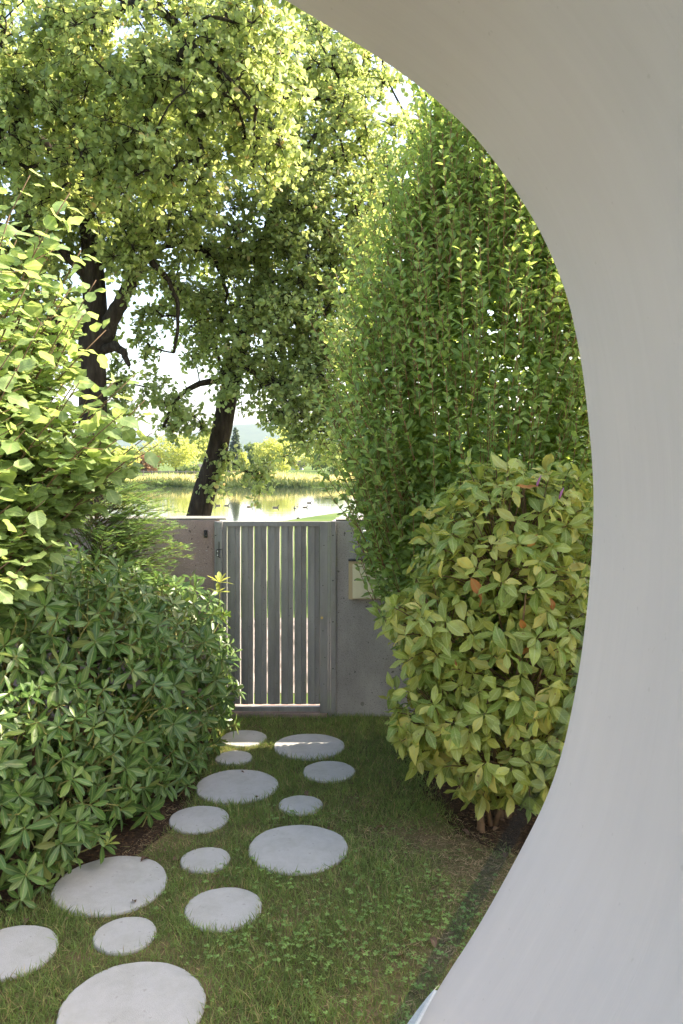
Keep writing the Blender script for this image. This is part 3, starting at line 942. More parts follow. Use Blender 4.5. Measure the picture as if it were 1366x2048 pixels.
# ------------------------------------------------------------------ lawn grass, clover, litter
def vnoise(x, y, s, seed):
    """smooth value noise"""
    r = np.random.default_rng(seed)
    g = r.random((64, 64))
    X = (x * s) % 63
    Y = (y * s) % 63
    i, j = X.astype(int), Y.astype(int)
    fx, fy = X - i, Y - j
    fx, fy = fx * fx * (3 - 2 * fx), fy * fy * (3 - 2 * fy)
    i2, j2 = (i + 1) % 64, (j + 1) % 64
    return (g[i, j] * (1 - fx) + g[i2, j] * fx) * (1 - fy) + (g[i, j2] * (1 - fx) + g[i2, j2] * fx) * fy


def bare(x, y):
    """0 lush .. 1 worn: thatch below the magnolia, along the rhododendron and here and there"""
    b1 = 1.2 * np.exp(-(((x - 0.85) / 0.6) ** 2 + ((y - 4.72) / 0.62) ** 2))
    b2 = np.exp(-(((x + 1.25) / 0.25) ** 2 + ((y - 4.95) / 0.7) ** 2)) * .9
    b3 = np.exp(-(((x - 0.75) / 0.5) ** 2 + ((y - 3.95) / 0.35) ** 2)) * .55
    nz_ = vnoise(x + 9, y, 2.3, 3) * .6 + vnoise(x + 9, y, 6.1, 4) * .4
    return np.clip(np.maximum.reduce([b1, b2, b3]) * (.55 + .7 * nz_) + (nz_ - .62) * 1.1, 0, 1)


NB = 190000
bx = rng.uniform(-2.75, 1.95, NB)
by = rng.uniform(3.1, 7.53, NB)
ok = np.ones(NB, bool)
for cx, cyy, r in SC:
    ok &= (bx - cx) ** 2 + (by - cyy) ** 2 > (r - 0.014 * rng.random(NB) ** 2) ** 2
bedL = np.interp(by, [3.0, 3.95, 4.45, 4.85, 5.3, 7.5], [-2.6, -2.05, -1.72, -1.25, -1.08, -1.08])
ok &= bx > bedL - 0.06 * rng.random(NB)
bedR = np.interp(by, [4.7, 4.85, 4.98, 5.2, 5.8, 7.5], [2.0, 1.22, .97, .77, .62, .42])
ok &= bx < bedR + 0.1 * rng.random(NB)
br = bare(bx, by)
ok &= rng.random(NB) > br * .88
bx, by, br = bx[ok], by[ok], br[ok]
n_ = len(bx)
az = rng.uniform(0, 2 * math.pi, n_)
el = np.radians(rng.uniform(35, 88, n_)) * (1 - .45 * br)
d = np.stack([np.cos(az) * np.cos(el), np.sin(az) * np.cos(el), np.sin(el)], -1)
hgt = rng.uniform(.028, .062, n_) * (1 - .45 * br) * (.75 + .5 * vnoise(bx + 4, by, 3.1, 8))
L = Leaves()
L.add(np.stack([bx, by, np.full(n_, .004)], -1), d, nrm(rng.normal(size=(n_, 3)) + [0, 0, .6]), hgt)
me = L.build('grass', T_BLADE, M['grass'], None, 0, 'lawn_grass')
tag(me, 'short green lawn grass with worn patches between the stepping stones', 'grass', kind='stuff')

M['thatch'] = leaf_mat('dry_grass_blade', [(0.0, (0.15, 0.095, 0.05)), (0.5, (0.26, 0.175, 0.095)), (0.85, (0.36, 0.26, 0.15)), (1.0, (0.15, 0.18, 0.05))], vein_amt=0, trans=0.2, rough=0.8, spec=0.1, bright=1.3)
NT = 90000
tx, ty = rng.uniform(-2.3, 1.6, NT), rng.uniform(3.1, 7.5, NT)
ok = rng.random(NT) < np.clip(bare(tx, ty) * 1.25, 0.03, 1)
for cx, cyy, r in SC:
    ok &= (tx - cx) ** 2 + (ty - cyy) ** 2 > (r + 0.01) ** 2
ok &= (tx > np.interp(ty, [3.0, 3.95, 4.45, 4.85, 5.3, 7.5], [-2.6, -2.05, -1.72, -1.25, -1.08, -1.08]) - .15) & (tx < np.interp(ty, [4.7, 4.85, 4.98, 5.2, 5.8, 7.5], [2.0, 1.22, .97, .77, .62, .42]) + .25)
tx, ty = tx[ok], ty[ok]
n_ = len(tx)
az = rng.uniform(0, 6.283, n_)
L = Leaves()
L.add(np.stack([tx, ty, rng.uniform(.008, .018, n_)], -1), np.stack([np.cos(az), np.sin(az), rng.uniform(0, .45, n_)], -1), nrm(rng.normal(size=(n_, 3)) * .4 + [0, 0, 1]), rng.uniform(.025, .055, n_))
o = L.build('thatch', T_BLADE, M['thatch'], None, 0, 'dry_grass')
tag(o, 'dry brown matted grass in worn patches of the lawn', 'dry grass', kind='stuff')

L = Leaves()
cl = [(0.05, 4.25, .30, 260), (-.2, 3.95, .22, 160), (-.42, 4.62, .2, 70), (-.28, 5.45, .16, 60), (.55, 4.35, .25, 120), (.75, 3.75, .3, 260), (.2, 3.7, .3, 160), (-.75, 4.5, .3, 60), (-.6, 3.75, .3, 80), (0.7, 4.1, .25, 120), (0.3, 4.8, .5, 70)]
for cx, cyy, s, n_ in cl:
    n_ = int(n_ * .6)
    x = rng.normal(cx, s, n_)
    y = rng.normal(cyy, s * .7, n_)
    k = np.ones(n_, bool)
    for ax, ay, r in SC:
        k &= (x - ax) ** 2 + (y - ay) ** 2 > (r + .01) ** 2
    x, y = x[k], y[k]
    n_ = len(x)
    z = rng.uniform(.03, .055, n_)
    rot = rng.uniform(0, 6.28, n_)
    sz = rng.uniform(.010, .017, n_)
    tilt = rng.normal(0, .25, (n_, 2))
    for j in range(3):
        a_ = rot + j * 2.094
        dd = np.stack([np.cos(a_), np.sin(a_), .15 + 0 * a_], -1)
        L.add(np.stack([x, y, z], -1), dd, nrm(np.stack([tilt[:, 0], tilt[:, 1], np.ones(n_)], -1)), sz)
o = L.build('clover', T_CLOVER, M['clover'], None, 0, 'clover')
tag(o, 'pale green clover leaves spread in patches over the lawn', 'clover', kind='stuff')

T_DEAD = leaf_tpl([(0, .02), (.25, .22), (.55, .30), (.8, .2), (1, .02)], fold=.55, curl=.4, wave=.25, seed=4)
litter = [(768, 1648), (1010, 1640), (985, 1633), (1000, 1652), (1035, 1660), (880, 1622), (1015, 1700), (790, 1905), (860, 1870), (520, 1590), (700, 1565), (655, 1655), (272, 1802), (330, 1700), (345, 1715), (130, 1835), (60, 1830), (955, 1640), (925, 1655), (890, 1790), (610, 1580), (300, 1712), (838, 1600), (470, 1540)]
tm = field_mesh('fallen_leaf', [T_DEAD], np.zeros(1, int), np.zeros((1, 3)), np.eye(3)[None], np.ones(1), True)
tm.materials.append(M['litter'])
for x, y in litter:
    g = gnd(x + rng.normal(0, 3), y, .04)
    o = bpy.data.objects.new('fallen_leaf', tm)
    COL.objects.link(o)
    o.location = (g[0], g[1],   .030 if not ((SC[:, 0] - g[0]) ** 2 + (SC[:, 1] - g[1]) ** 2 < SC[:, 2] ** 2).any() else .034)
    o.rotation_euler = (rng.normal(0, .3), rng.normal(0, .3), rng.uniform(0, 6.28))
    s = rng.uniform(.035, .07)
    o.scale = (s, s, s)
    tag(o, 'small withered brown leaf fallen on the ground', 'fallen leaf', 'fallen leaves on the lawn and soil')


# ================================================================== SHRUBS
def lobe_surface(lobes, n, lo=.78, hi=1.02, zmin=.05, inner=.86):
    P, Nn = [], []
    area = np.array([r[0] * r[1] + r[0] * r[2] + r[1] * r[2] for c, r in lobes])
    for (c, r), m_ in zip(lobes, (area / area.sum() * n).astype(int)):
        d_ = rdir(m_)
        k_ = rng.uniform(lo, hi, m_)[:, None]
        p_ = np.array(c) + d_ * np.array(r) * k_
        nn = nrm(d_ / np.array(r))
        good = p_[:, 2] > zmin
        for c2, r2 in lobes:
            if c2 is c:
                continue
            good &= (((p_ - np.array(c2)) / (np.array(r2) * inner)) ** 2).sum(1) > 1
        P.append(p_[good])
        Nn.append(nn[good])
    return np.concatenate(P), np.concatenate(Nn)


# ---- rhododendron
lobes = [((-2.60, 4.55, .55), (.80, .58, .66)), ((-1.82, 4.88, .48), (.48, .46, .56)), ((-2.25, 4.75, .75), (.55, .5, .62)), ((-2.4, 5.3, .85), (.9, .7, .88)), ((-1.66, 5.40, .55), (.50, .55, .66)), ((-1.75, 5.65, .95), (.5, .5, .68)), ((-2.15, 6.0, .90), (.85, .75, .78)),
         ((-1.48, 6.15, .58), (.48, .60, .70)), ((-1.55, 6.45, .82), (.42, .5, .62)), ((-1.32, 6.75, .50), (.42, .45, .62)), ((-1.38, 6.85, .85), (.36, .38, .55)), ((-1.80, 6.70, .85), (.6, .45, .66)), ((-3.1, 5.2, .9), (.9, .9, .9)), ((-1.45, 5.85, .22), (.42, .5, .36)), ((-2.1, 4.62, .24), (.6, .42, .36))]
rh = thing('rhododendron', 'broad dark green rhododendron with whorled leathery leaves beside the stepping stones', 'shrub', (-1.9, 5.4, 0))
P, Nn = lobe_surface(lobes, 8200, .66, 1.10)
ordr = np.argsort(-(rng.random(len(P))))
kp = poisson(P, .088, ordr)
P, Nn = P[kp], Nn[kp]
L = Leaves()
stems = Acc()
for p, nn in zip(P, Nn):
    tosun = np.array([.25, -.35, .75])
    ax = nrm(nn * .7 + tosun * .6 + rng.normal(size=3) * .34)
    xx, yy = perp(ax)
    nl = rng.integers(6, 10)
    a0 = rng.uniform(0, 6.28)
    big = rng.uniform(.62, 1.15)
    for j in range(nl):
        an = a0 + j * 2.399
        elv = math.radians(rng.uniform(-18, 22) + 55 * (j / nl) ** 1.5)
        rd = math.cos(an) * xx + math.sin(an) * yy
        dd = rd * math.cos(elv) + ax * math.sin(elv) - np.array([0, 0, .12])
        nr = ax * math.cos(elv) - rd * math.sin(elv) + rng.normal(size=3) * .12
        L.add(p + rd * .006 + ax * (.03 * j / nl), dd, nr, big * rng.uniform(.11, .165) * (1 - .3 * (j / nl)))
    ln = rng.uniform(.12, .28)
    q1 = p - ax * ln * .5 + rng.normal(size=3) * .015
    q2 = q1 - (nn * .6 + np.array([0, 0, .5])) * ln * .6
    stems.tube([p + ax * .03, q1, q2], [.0035, .0045, .006], 5, False)
cen = np.array([-2.1, 5.5, .1])
L.build('rhodo', T_RHODO, M['rhodo'], rh, 300)
stems.build('twigs', M['green_twig'], rh)['kind'] = 'stuff'
for k in range(7):
    b = Acc()
    p0 = np.array([-2.25 + .25 * math.sin(k * 2.1), 5.0 + .24 * k, 0])
    p2 = p0 + np.array([.2 * math.sin(k * 3.3), .2 * math.cos(k * 1.7), 1.0])
    b.tube(bez(p0, (p0 + p2) / 2 + np.array([.08, .05, 0]), p2, 7), np.linspace(.03, .01, 7), 7)
    b.build('stem', M['twig'], rh, True)
# the yellowish young shoot low at its edge and the pale one by the gate
for c, s, nl in ((at(215, 1688, 4.75), .075, 8), (at(440, 1165, 6.9), .12, 9), (at(436, 1185, 6.88), .10, 7)):
    L = Leaves()
    for j in range(nl):
        an = j * 2.399
        elv = math.radians(5 + 60 * j / nl)
        dd = np.array([math.cos(an) * math.cos(elv), math.sin(an) * math.cos(elv), math.sin(elv)])
        L.add(c, dd, np.array([-math.cos(an) * math.sin(elv), -math.sin(an) * math.sin(elv), math.cos(elv)]), s * rng.uniform(.8, 1.1))
    o = L.build('shoot', T_RHODO, M['shoot'], rh, 0, 'young_shoot')
    o['label'] = 'yellow-green young leaf whorl'
b = Acc()
b.tube([at(436, 1230, 6.95), at(439, 1195, 6.9), at(440, 1162, 6.9)], [.006, .005, .004], 6)
b.build('shoot_stem', M['green_twig'], rh)

# ---- hazel at the left
hz = thing('hazel_bush', 'tall hazel bush with broad round leaves on arching stems, lit yellow-green by sun', 'shrub', (-2.6, 5.2, 0))
tips = [(140, 385, 4.6), (60, 350, 4.5), (20, 430, 4.3), (110, 480, 4.8), (200, 500, 4.9), (180, 575, 4.8), (230, 560, 5.0), (60, 560, 4.4), (250, 660, 5.0), (150, 690, 4.7), (30, 690, 4.3), (200, 760, 4.8), (290, 800, 5.1),
        (120, 820, 4.6), (305, 865, 5.2), (230, 900, 5.0), (50, 860, 4.4), (160, 950, 4.9), (90, 1000, 4.6), (20, 1010, 4.4), (120, 1080, 4.9), (60, 1120, 4.6), (-60, 420, 4.6), (-90, 600, 4.5), (-80, 800, 4.5), (-60, 980, 4.5),
        (280, 830, 5.0), (300, 885, 5.1), (250, 925, 5.0), (205, 860, 4.9), (270, 760, 5.0), (-40, 520, 5.2), (60, 640, 5.4), (140, 760, 5.6), (40, 780, 5.4), (170, 860, 5.7), (240, 820, 5.8), (90, 920, 5.5), (150, 980, 5.8), (-10, 900, 5.3), (315, 890, 5.6), (120, 1040, 5.4), (20, 1110, 5.0), (100, 1130, 5.2)]
L = Leaves()
tw = Acc()
tips = [(x - (38 if 480 < y < 800 and x > 100 else 0), y, Y) for x, y, Y in tips]
tips += [(x - 45 + rng.normal() * 35, y + rng.normal() * 40, Y + rng.normal() * .25) for x, y, Y in tips if y > 420]
for (x, y, Y) in tips:
    tip = at(x, y, Y)
    base = np.array([-2.75 + rng.normal() * .25, 5.0 + rng.normal() * .3, .1])
    ctl = base * .45 + tip * .55 + np.array([-.35, .05, .35 + .1 * rng.normal()])
    pts = bez(base, ctl, tip, 16)
    b = Acc()
    b.tube(pts, np.linspace(.014, .0028, 16), 6)
    b.build('stem', M['twig'], hz, True)
    seglen = np.linalg.norm(np.diff(pts, axis=0), axis=1).sum()
    # alternate leaves and short side twigs along the upper two thirds
    s = .34
    side = 1
    while s < 1.0:
        i = min(int(s * 15), 14)
        p = pts[i] + (pts[i + 1] - pts[i]) * (s * 15 - i)
        t = nrm(pts[i + 1] - pts[i])
        xx = nrm(np.cross(t, [0, 0, 1]))
        sd = xx * side
        ln = .10 + .45 * (1 - s) * rng.uniform(.5, 1.1)
        if s > .9:
            ln = .02
        e = p + (sd * .75 + t * .55 + np.array([0, 0, -.05])) * ln + rng.normal(size=3) * .03
        if ln > .04:
            tw.tube([p, (p + e) / 2 + rng.normal(size=3) * .015, e], [.003, .0025, .0018], 4, False)
        m = max(1, int(ln / .050))
        for j in range(m):
            f_ = (j + 1) / m
            lp = p + (e - p) * f_
            tdir = nrm(e - p + t * .02)
            sx = nrm(np.cross(tdir, [0, 0, 1])) * (1 if j % 2 else -1)
            dd = tdir * rng.uniform(.3, .9) + sx * rng.uniform(.5, 1.0) + np.array([0, 0, rng.uniform(-.55, .1)])
            if j == m - 1:
                dd = tdir + np.array([0, 0, -.35])
            nr = np.array([0, 0, 1.0]) + rng.normal(size=3) * .38 + np.array([0.1, -.25, 0])
            L.add(lp, dd, nr, rng.uniform(.07, .13) * (1 - .25 * max(0, s - .8)))
        side = -side
        s += rng.uniform(.045, .075) / max(seglen, 1) * 1.0
L.build('hazel', T_HAZEL, M['hazel'], hz, 300)
tw.build('twigs', M['twig'], hz)['kind'] = 'stuff'

# ---- feathery conifer by the wall
yw = thing('yew_conifer', 'feathery dark conifer with fine drooping sprays in front of the left wall', 'conifer', (-2.2, 6.95, 0))
L = Leaves()
tw = Acc()
for k in range(250):
    u = rng.random()
    ph = rng.uniform(-2.6, .9)
    z0 = rng.uniform(.6, 2.0)
    base = np.array([-2.16, 7.0, z0])
    ln = rng.uniform(.45, .95) * (1.15 - .35 * (z0 - .5) / 1.4)
    dd = nrm(np.array([math.cos(ph), math.sin(ph) * .45, rng.uniform(.0, .9)]))
    p2 = base + dd * ln
    p2[1] = min(p2[1], 7.48)
    pts = bez(base, base + dd * ln * .55 + np.array([0, 0, .10]), p2 + np.array([0, 0, -.06]), 9)
    tw.tube(pts, np.linspace(.006, .0015, 9), 4, False)
    for s in np.linspace(.3, 1.0, 10):
        i = min(int(s * 8), 7)
        p = pts[i] + (pts[i + 1] - pts[i]) * (s * 8 - i)
        t = nrm(pts[i + 1] - pts[i])
        xx = nrm(np.cross(t, [0, 0, 1]) + rng.normal(size=3) * .2)
        for sg in (-1, 1):
            l2 = .14 * (1.1 - .6 * s) * rng.uniform(.7, 1.2)
            q2 = nrm(t * .8 + xx * sg + np.array([0, 0, .12]))
            m = 6
            tt = np.linspace(.1, 1, m)[:, None]
            lp = p + q2 * l2 * tt
            for sg2 in (-1, 1):
                w2 = nrm(np.cross(q2, [0, 0, 1]))
                L.add(lp, q2 * .8 + w2 * sg2 * .8 + rng.normal(size=(m, 3)) * .15, np.array([0, 0, 1.]) + rng.normal(size=3) * .5, .028)
L.build('yew', T_NEEDLE, M['yew'], yw, 0)
tw.build('twigs', M['twig'], yw)['kind'] = 'stuff'
b = Acc()
b.tube([(-2.16, 7.0, 0), (-2.18, 7.0, .8), (-2.15, 6.99, 1.8)], [.05, .04, .015], 8)
b.build('trunk', M['bark'], yw)

# ---- tall hedge shrub
HZ = [0.15, .6, 1.0, 1.6, 2.1, 2.5, 2.95, 3.4, 3.8, 4.3, 4.8, 5.1, 5.4]
HW = [.56, .72, .92, 1.10, 1.13, 1.12, 1.08, .96, .83, .64, .42, .28, .10]
HCX = [1.30, 1.30, 1.28, 1.24, 1.20, 1.18, 1.18, 1.19, 1.20, 1.20, 1.16, 1.12, 1.10]


def henv(z):
    return np.interp(z, HZ, HCX), np.interp(z, HZ, HW)


hg = thing('hedge_shrub', 'tall dense green shrub of upright reddish shoots growing before the grey wall', 'shrub', (1.25, 6.65, 0))
L = Leaves()
n_sh = 1150
shoots = []
tw = Acc()
for k in range(n_sh + 110):
    stray = k >= n_sh
    z = rng.uniform(.25, 5.0) if k % 4 else rng.uniform(3.2, 5.1)
    ph = rng.uniform(-math.pi, math.pi)
    if stray:
        z, ph = rng.uniform(1.5, 4.3), rng.uniform(-3.5, -2.4)
    if math.sin(ph) > .35 and rng.random() < .75:
        ph = -ph
    cx, w = henv(z)
    rr_ = rng.uniform(.72, 1.0)
    dep = .78 * w / 1.2 + .05
    p0 = np.array([cx + math.cos(ph) * w * rr_, 6.62 + math.sin(ph) * dep * rr_, z])
    out = np.array([math.cos(ph), math.sin(ph), 0])
    ln = rng.uniform(.30, .66) * (1.7 if rng.random() < .28 else 1)
    up = nrm(np.array([0, 0, 1.0]) + out * rng.uniform(.10, .62) * (1.2 - z / 6.0) + rng.normal(size=3) * .08)
    if p0[1] + up[1] * ln > 7.45 and z < 1.95:
        continue
    if stray:
        ln = rng.uniform(.5, .95)
        up = nrm(np.array([0, 0, 1.0]) + out * rng.uniform(.3, .7) + rng.normal(size=3) * .12)
    bend = rng.normal(size=3) * .04
    p1 = p0 + up * ln * .5 + out * .03 + bend
    p2 = p0 + up * ln + np.array([0, 0, .04])
    m = max(6, int(ln / .036))
    pts = bez(p0, p1, p2, m)
    shoots.append((pts, ln))
    tw.tube(pts[::max(1, m // 6)], np.linspace(.0036, .0016, len(pts[::max(1, m // 6)])), 4, False)
    t = nrm(np.gradient(pts, axis=0))
    xx, yy = perp(t)
    an = np.arange(m) * 2.4 + rng.uniform(0, 6.28)
    rd = np.cos(an)[:, None] * xx + np.sin(an)[:, None] * yy
    e = np.radians(rng.uniform(18, 58, m))[:, None]
    tfrac = np.linspace(0, 1, m)
    dd = rd * np.cos(e) + t * np.sin(e)
    nr = t * np.cos(e) - rd * np.sin(e) + rng.normal(size=(m, 3)) * .2
    L.add(pts, dd, nr, rng.uniform(.066, .105, m) * (1.05 - .45 * tfrac ** 3))
# inner leaves
n_in = 36000
z = .15 + 4.6 * rng.beta(1.25, 1.35, n_in)
ph = rng.uniform(-math.pi, math.pi, n_in)
cx, w = henv(z)
rr_ = rng.uniform(.42, .92, n_in)
P = np.stack([cx + np.cos(ph) * w * rr_, 6.62 + np.sin(ph) * (.78 * w / 1.2 + .05) * rr_, z], -1)
out = np.stack([np.cos(ph), np.sin(ph), 0 * ph], -1)
dd = out * rng.uniform(.3, 1, (n_in, 1)) + rng.normal(size=(n_in, 3)) * .45 + np.array([0, 0, .1])
LF = Leaves()
LF.add(P, dd, nrm(np.array([0, 0, 1.0]) + rng.normal(size=(n_in, 3)) * .45 + out * .3), rng.uniform(.06, .10, n_in))
LF.build('hedge', T_FILL, M['hedge'], hg, 0, 'inner_foliage', smooth=False)
L.build('hedge', T_HEDGE, M['hedge'], hg, 300)
tw.build('shoots', M['red_twig'], hg)['kind'] = 'stuff'
for k in range(8):
    b = Acc()
    p0 = np.array([1.25 + rng.normal() * .25, 6.65 + rng.normal() * .15, 0])
    p2 = np.array([1.2 + rng.normal() * .5, 6.62 + rng.normal() * .3, rng.uniform(2.3, 3.3)])
    b.tube(bez(p0, np.array([p2[0], p2[1], 1.2]), p2, 9), np.linspace(.03, .007, 9), 7)
    b.build('stem', M['twig'], hg, True)

# unseen copy of the shrub, added out of view to shade the lawn
shade_shrub = thing('hedge_shrub', 'unseen copy of the tall green shrub, added behind the plastered wall to shade the lawn', 'shrub', (3.95, 5.5, 0))
shade_shrub.rotation_euler = (0, 0, 1.9)
shade_shrub.scale = (1.3, 1.3, 1.25)
for ch in list(hg.children):
    if ch.name.split('.')[0] != 'leaf':
        c2 = ch.copy()
        COL.objects.link(c2)
        c2.parent = shade_shrub

# ---- magnolia
mg = thing('magnolia_bush', 'rounded magnolia bush with large pale yellow-green leaves and a few brown ones', 'shrub', (1.10, 5.38, 0))
MLOB = [(tuple(at(x, y, Y)), (rx * Y / F, ry, rz * Y / F)) for x, y, Y, rx, ry, rz in
        ((1000, 1125, 5.40, 150, .50, 185), (1035, 1320, 5.35, 180, .55, 190), (890, 1245, 5.35, 110, .42, 110), (890, 1420, 5.30, 100, .40, 95), (1040, 1480, 5.25, 150, .45, 105), (1055, 1020, 5.45, 125, .42, 85), (960, 1500, 5.25, 90, .36, 85))]
P, Nn = lobe_surface(MLOB, 3000, .62, 1.13, zmin=.12)
kp = poisson(P, .104, rng.permutation(len(P)))
P, Nn = P[kp], Nn[kp]
L, LB = Leaves(), Leaves()
tw = Acc()
core = np.array([1.10, 5.38, 0])
for p, nn in zip(P, Nn):
    hgt_ = p[2] / 2.4
    ax = nrm(nn * .9 + np.array([0, -.1, -.35 + 1.2 * hgt_]) + rng.normal(size=3) * .38)
    xx, yy = perp(ax)
    nl = rng.integers(5, 9)
    a0 = rng.uniform(0, 6.28)
    for j in range(nl):
        an = a0 + j * 2.399
        elv = math.radians(rng.uniform(0, 50))
        rd = math.cos(an) * xx + math.sin(an) * yy
        dd = rd * math.cos(elv) + ax * math.sin(elv) + np.array([0, 0, -.85 + .8 * hgt_]) * rng.uniform(.2, 1.2) + rng.normal(size=3) * .2
        nr = ax * math.cos(elv) * .6 - rd * math.sin(elv) * .5 + rng.normal(size=3) * .35 + np.array([0, -.1, .65])
        tgt = LB if rng.random() < .003 else L
        tgt.add(p + ax * (.05 * j / nl - .03) + rd * .008, dd, nr, rng.uniform(.085, .175) * (1 - .25 * (j / nl)))
    b0 = core + np.array([0, 0, max(.1, p[2] * .55)])
    tw.tube(bez(p, p - nn * .12, p - nn * .3 - np.array([0, 0, .12]), 5), np.linspace(.0028, .005, 5), 4, False)
for x, y, Y in ((1040, 1238, 4.86), (955, 1180, 4.94), (1100, 1195, 4.9), (910, 1320, 4.95), (968, 1562, 4.86), (1075, 1068, 4.95)):
    LB.add(at(x, y, Y), nrm(rng.normal(size=3) * .5 + [0, -.2, -.8]), np.array([.1, -1, .2]) + rng.normal(size=3) * .3, rng.uniform(.07, .10))
L.build('magnolia', T_MAG, M['magnolia'], mg, 300)
p, d, n, sc = LB.arrays()
for i in range(len(p)):
    o = bpy.data.objects.new('brown_leaf', tpl_mesh('mag_brown', T_MAG, int(i % 5), M['brown_leaf']))
    COL.objects.link(o)
    o.parent = mg
    R = frames(d[i:i + 1], n[i:i + 1])[0]
    o.matrix_basis = Matrix([[*(R[r] * sc[i]), p[i, r] - mg.location[r]] for r in range(3)] + [[0, 0, 0, 1]])
    o['label'] = 'withered orange-brown leaf'
tw.build('twigs', M['twig'], mg)['kind'] = 'stuff'
for k in range(11):
    b = Acc()
    p0 = core + np.array([rng.normal() * .07, rng.normal() * .07, 0])
    an = k * 2.4
    p2 = core + np.array([math.cos(an) * .42, math.sin(an) * .4 - .05, rng.uniform(.6, 2.1)])
    b.tube(bez(p0, np.array([p2[0] * .5 + core[0] * .5, p2[1] * .5 + core[1] * .5, p2[2] * .5]), p2, 8), np.linspace(.02, .005, 8), 6)
    b.build('stem', M['twig'], mg, True)
for x, y in ((1073, 974), (1118, 999)):
    c = at(x, y, 5.05)
    b = Acc()
    b.tube([c, c + np.array([.006, 0, .02]), c + np.array([.015, -.004, .045]), c + np.array([.028, -.008, .075])], [.003, .008, .007, .002], 8)
    b.build('flower_bud', M['petal'], mg, True)


# ================================================================== TREES
def oak(name, label, base, trunk, limbs, lobes_, per, cl_r, leaves_n, size, mat, seed, group, extra=()):
    """trunk, limbs: (px,py,Y,half px). Boughs grow from the limbs to leaf clumps that fill the lobes"""
    r = np.random.default_rng(seed)
    root = thing(name, label, 'tree', base, group)

    def poly(pts, k=5):
        c = np.array([at(x, y, Y) for x, y, Y, w in pts])
        w = np.array([w * Y / F for x, y, Y, w in pts])
        t = np.arange(len(c))
        tt = np.linspace(0, len(c) - 1, (len(c) - 1) * k + 1)
        s_ = np.stack([np.interp(tt, t, c[:, i]) for i in range(3)], -1)
        for _ in range(3):
            s_[1:-1] = (s_[:-2] + 2 * s_[1:-1] + s_[2:]) / 4
        return s_, np.interp(tt, t, w)
    b_ = Acc()
    tp, tw_ = poly(trunk)
    b_.tube(tp, tw_, 14, True, .05)
    b_.build('trunk', M['bark'], root, True)
    node_p, node_w = [tp[len(tp) // 3:]], [tw_[len(tp) // 3:]]
    for lm in limbs:
        lp, lw_ = poly(lm)
        b_ = Acc()
        lp = lp + np.cumsum(r.normal(size=lp.shape) * .012, axis=0)
        b_.tube(lp, lw_, 9, True, .04)
        b_.build('limb', M['bark'], root, True)
        node_p.append(lp[1:])
        node_w.append(lw_[1:])
    nodes = np.concatenate(node_p)
    npar = np.full(len(nodes), -1)
    C, OUT = [], []
    for (x, y, Y, rp) in lobes_:
        c = at(x, y, Y)
        R_ = rp * Y / F
        m = max(3, int(per * R_ ** 2.2))
        d_ = nrm(r.normal(size=(m, 3)))
        C.append(c + d_ * np.array([1, 1.0, .85]) * R_ * (r.random((m, 1)) ** .45))
        OUT.append(d_)
    C, OUT = np.concatenate(C), np.concatenate(OUT)
    dist = np.array([((nodes - c) ** 2).sum(1).min() for c in C])
    order = np.argsort(dist)
    curves = []
    PP = np.empty((len(nodes) + 4 * len(C), 3))
    PP[:len(nodes)] = nodes
    nP = len(nodes)
    par = []
    for ci in order:
        c = C[ci]
        P_ = PP[:nP]
        dv = c - P_
        dd_ = np.sqrt((dv ** 2).sum(1)) + .35 * np.clip(-dv[:, 2], 0, 2)
        j = int(np.argmin(dd_))
        s_ = P_[j]
        mid = (s_ + c) / 2 + r.normal(size=3) * .10 * np.linalg.norm(c - s_) + np.array([0, 0, .08])
        pts = bez(s_, mid, c, 5)
        start = nP
        curves.append((j, start, pts))
        PP[nP:nP + 4] = pts[1:]
        nP += 4
        par += [j, start, start + 1, start + 2]
    P_ = PP
    npar = np.concatenate([npar, np.array(par, int)])
    cnt = np.zeros(len(P_))
    for (j, start, pts) in curves:
        cnt[start + 3] += 1
    for i in range(len(P_) - 1, len(nodes) - 1, -1):
        if npar[i] >= 0:
            cnt[npar[i]] += cnt[i]
    rad = .0065 * np.maximum(cnt, 1) ** .5
    b_ = Acc()
    for (j, start, pts) in curves:
        rr2 = np.concatenate([[min(rad[start] * 1.1, .1)], rad[start:start + 4]])
        b_.tube(pts, np.minimum(rr2, .09), 5, False)
    Lf = Leaves()
    for c, o_ in zip(C, OUT):
        k_ = int(r.integers(9, 13))
        td = nrm(r.normal(size=(k_, 3)) + o_ * .55 + np.array([0, 0, .25]))
        tl = r.uniform(.35, 1.0, k_) * cl_r
        for t_, l_ in zip(td, tl):
            e = c + t_ * l_
            b_.tube([c, e], [.005, .003], 3, False)
            m = max(3, int(leaves_n * r.uniform(.7, 1.3) / k_))
            xx, yy = perp(t_[None])
            an = r.uniform(0, 6.28, m)[:, None]
            el_ = np.radians(r.uniform(-10, 65, m))[:, None]
            rd = np.cos(an) * xx + np.sin(an) * yy
            dd = rd * np.cos(el_) + t_ * np.sin(el_) + np.array([0, 0, -.2])
            nr = t_ * np.cos(el_) - rd * np.sin(el_) + np.array([0, 0, .9]) + r.normal(size=(m, 3)) * .35
            lp = e - t_ * l_ * (r.random((m, 1)) ** 2) * .65 + r.normal(size=(m, 3)) * .012
            Lf.add(lp, dd, nr, size * r.uniform(.7, 1.15, m))
    b_.build('boughs', M['bark'], root)['kind'] = 'stuff'
    Lf.build(name, T_OAK, mat, root, 0, 'crown', smooth=False)
    return root


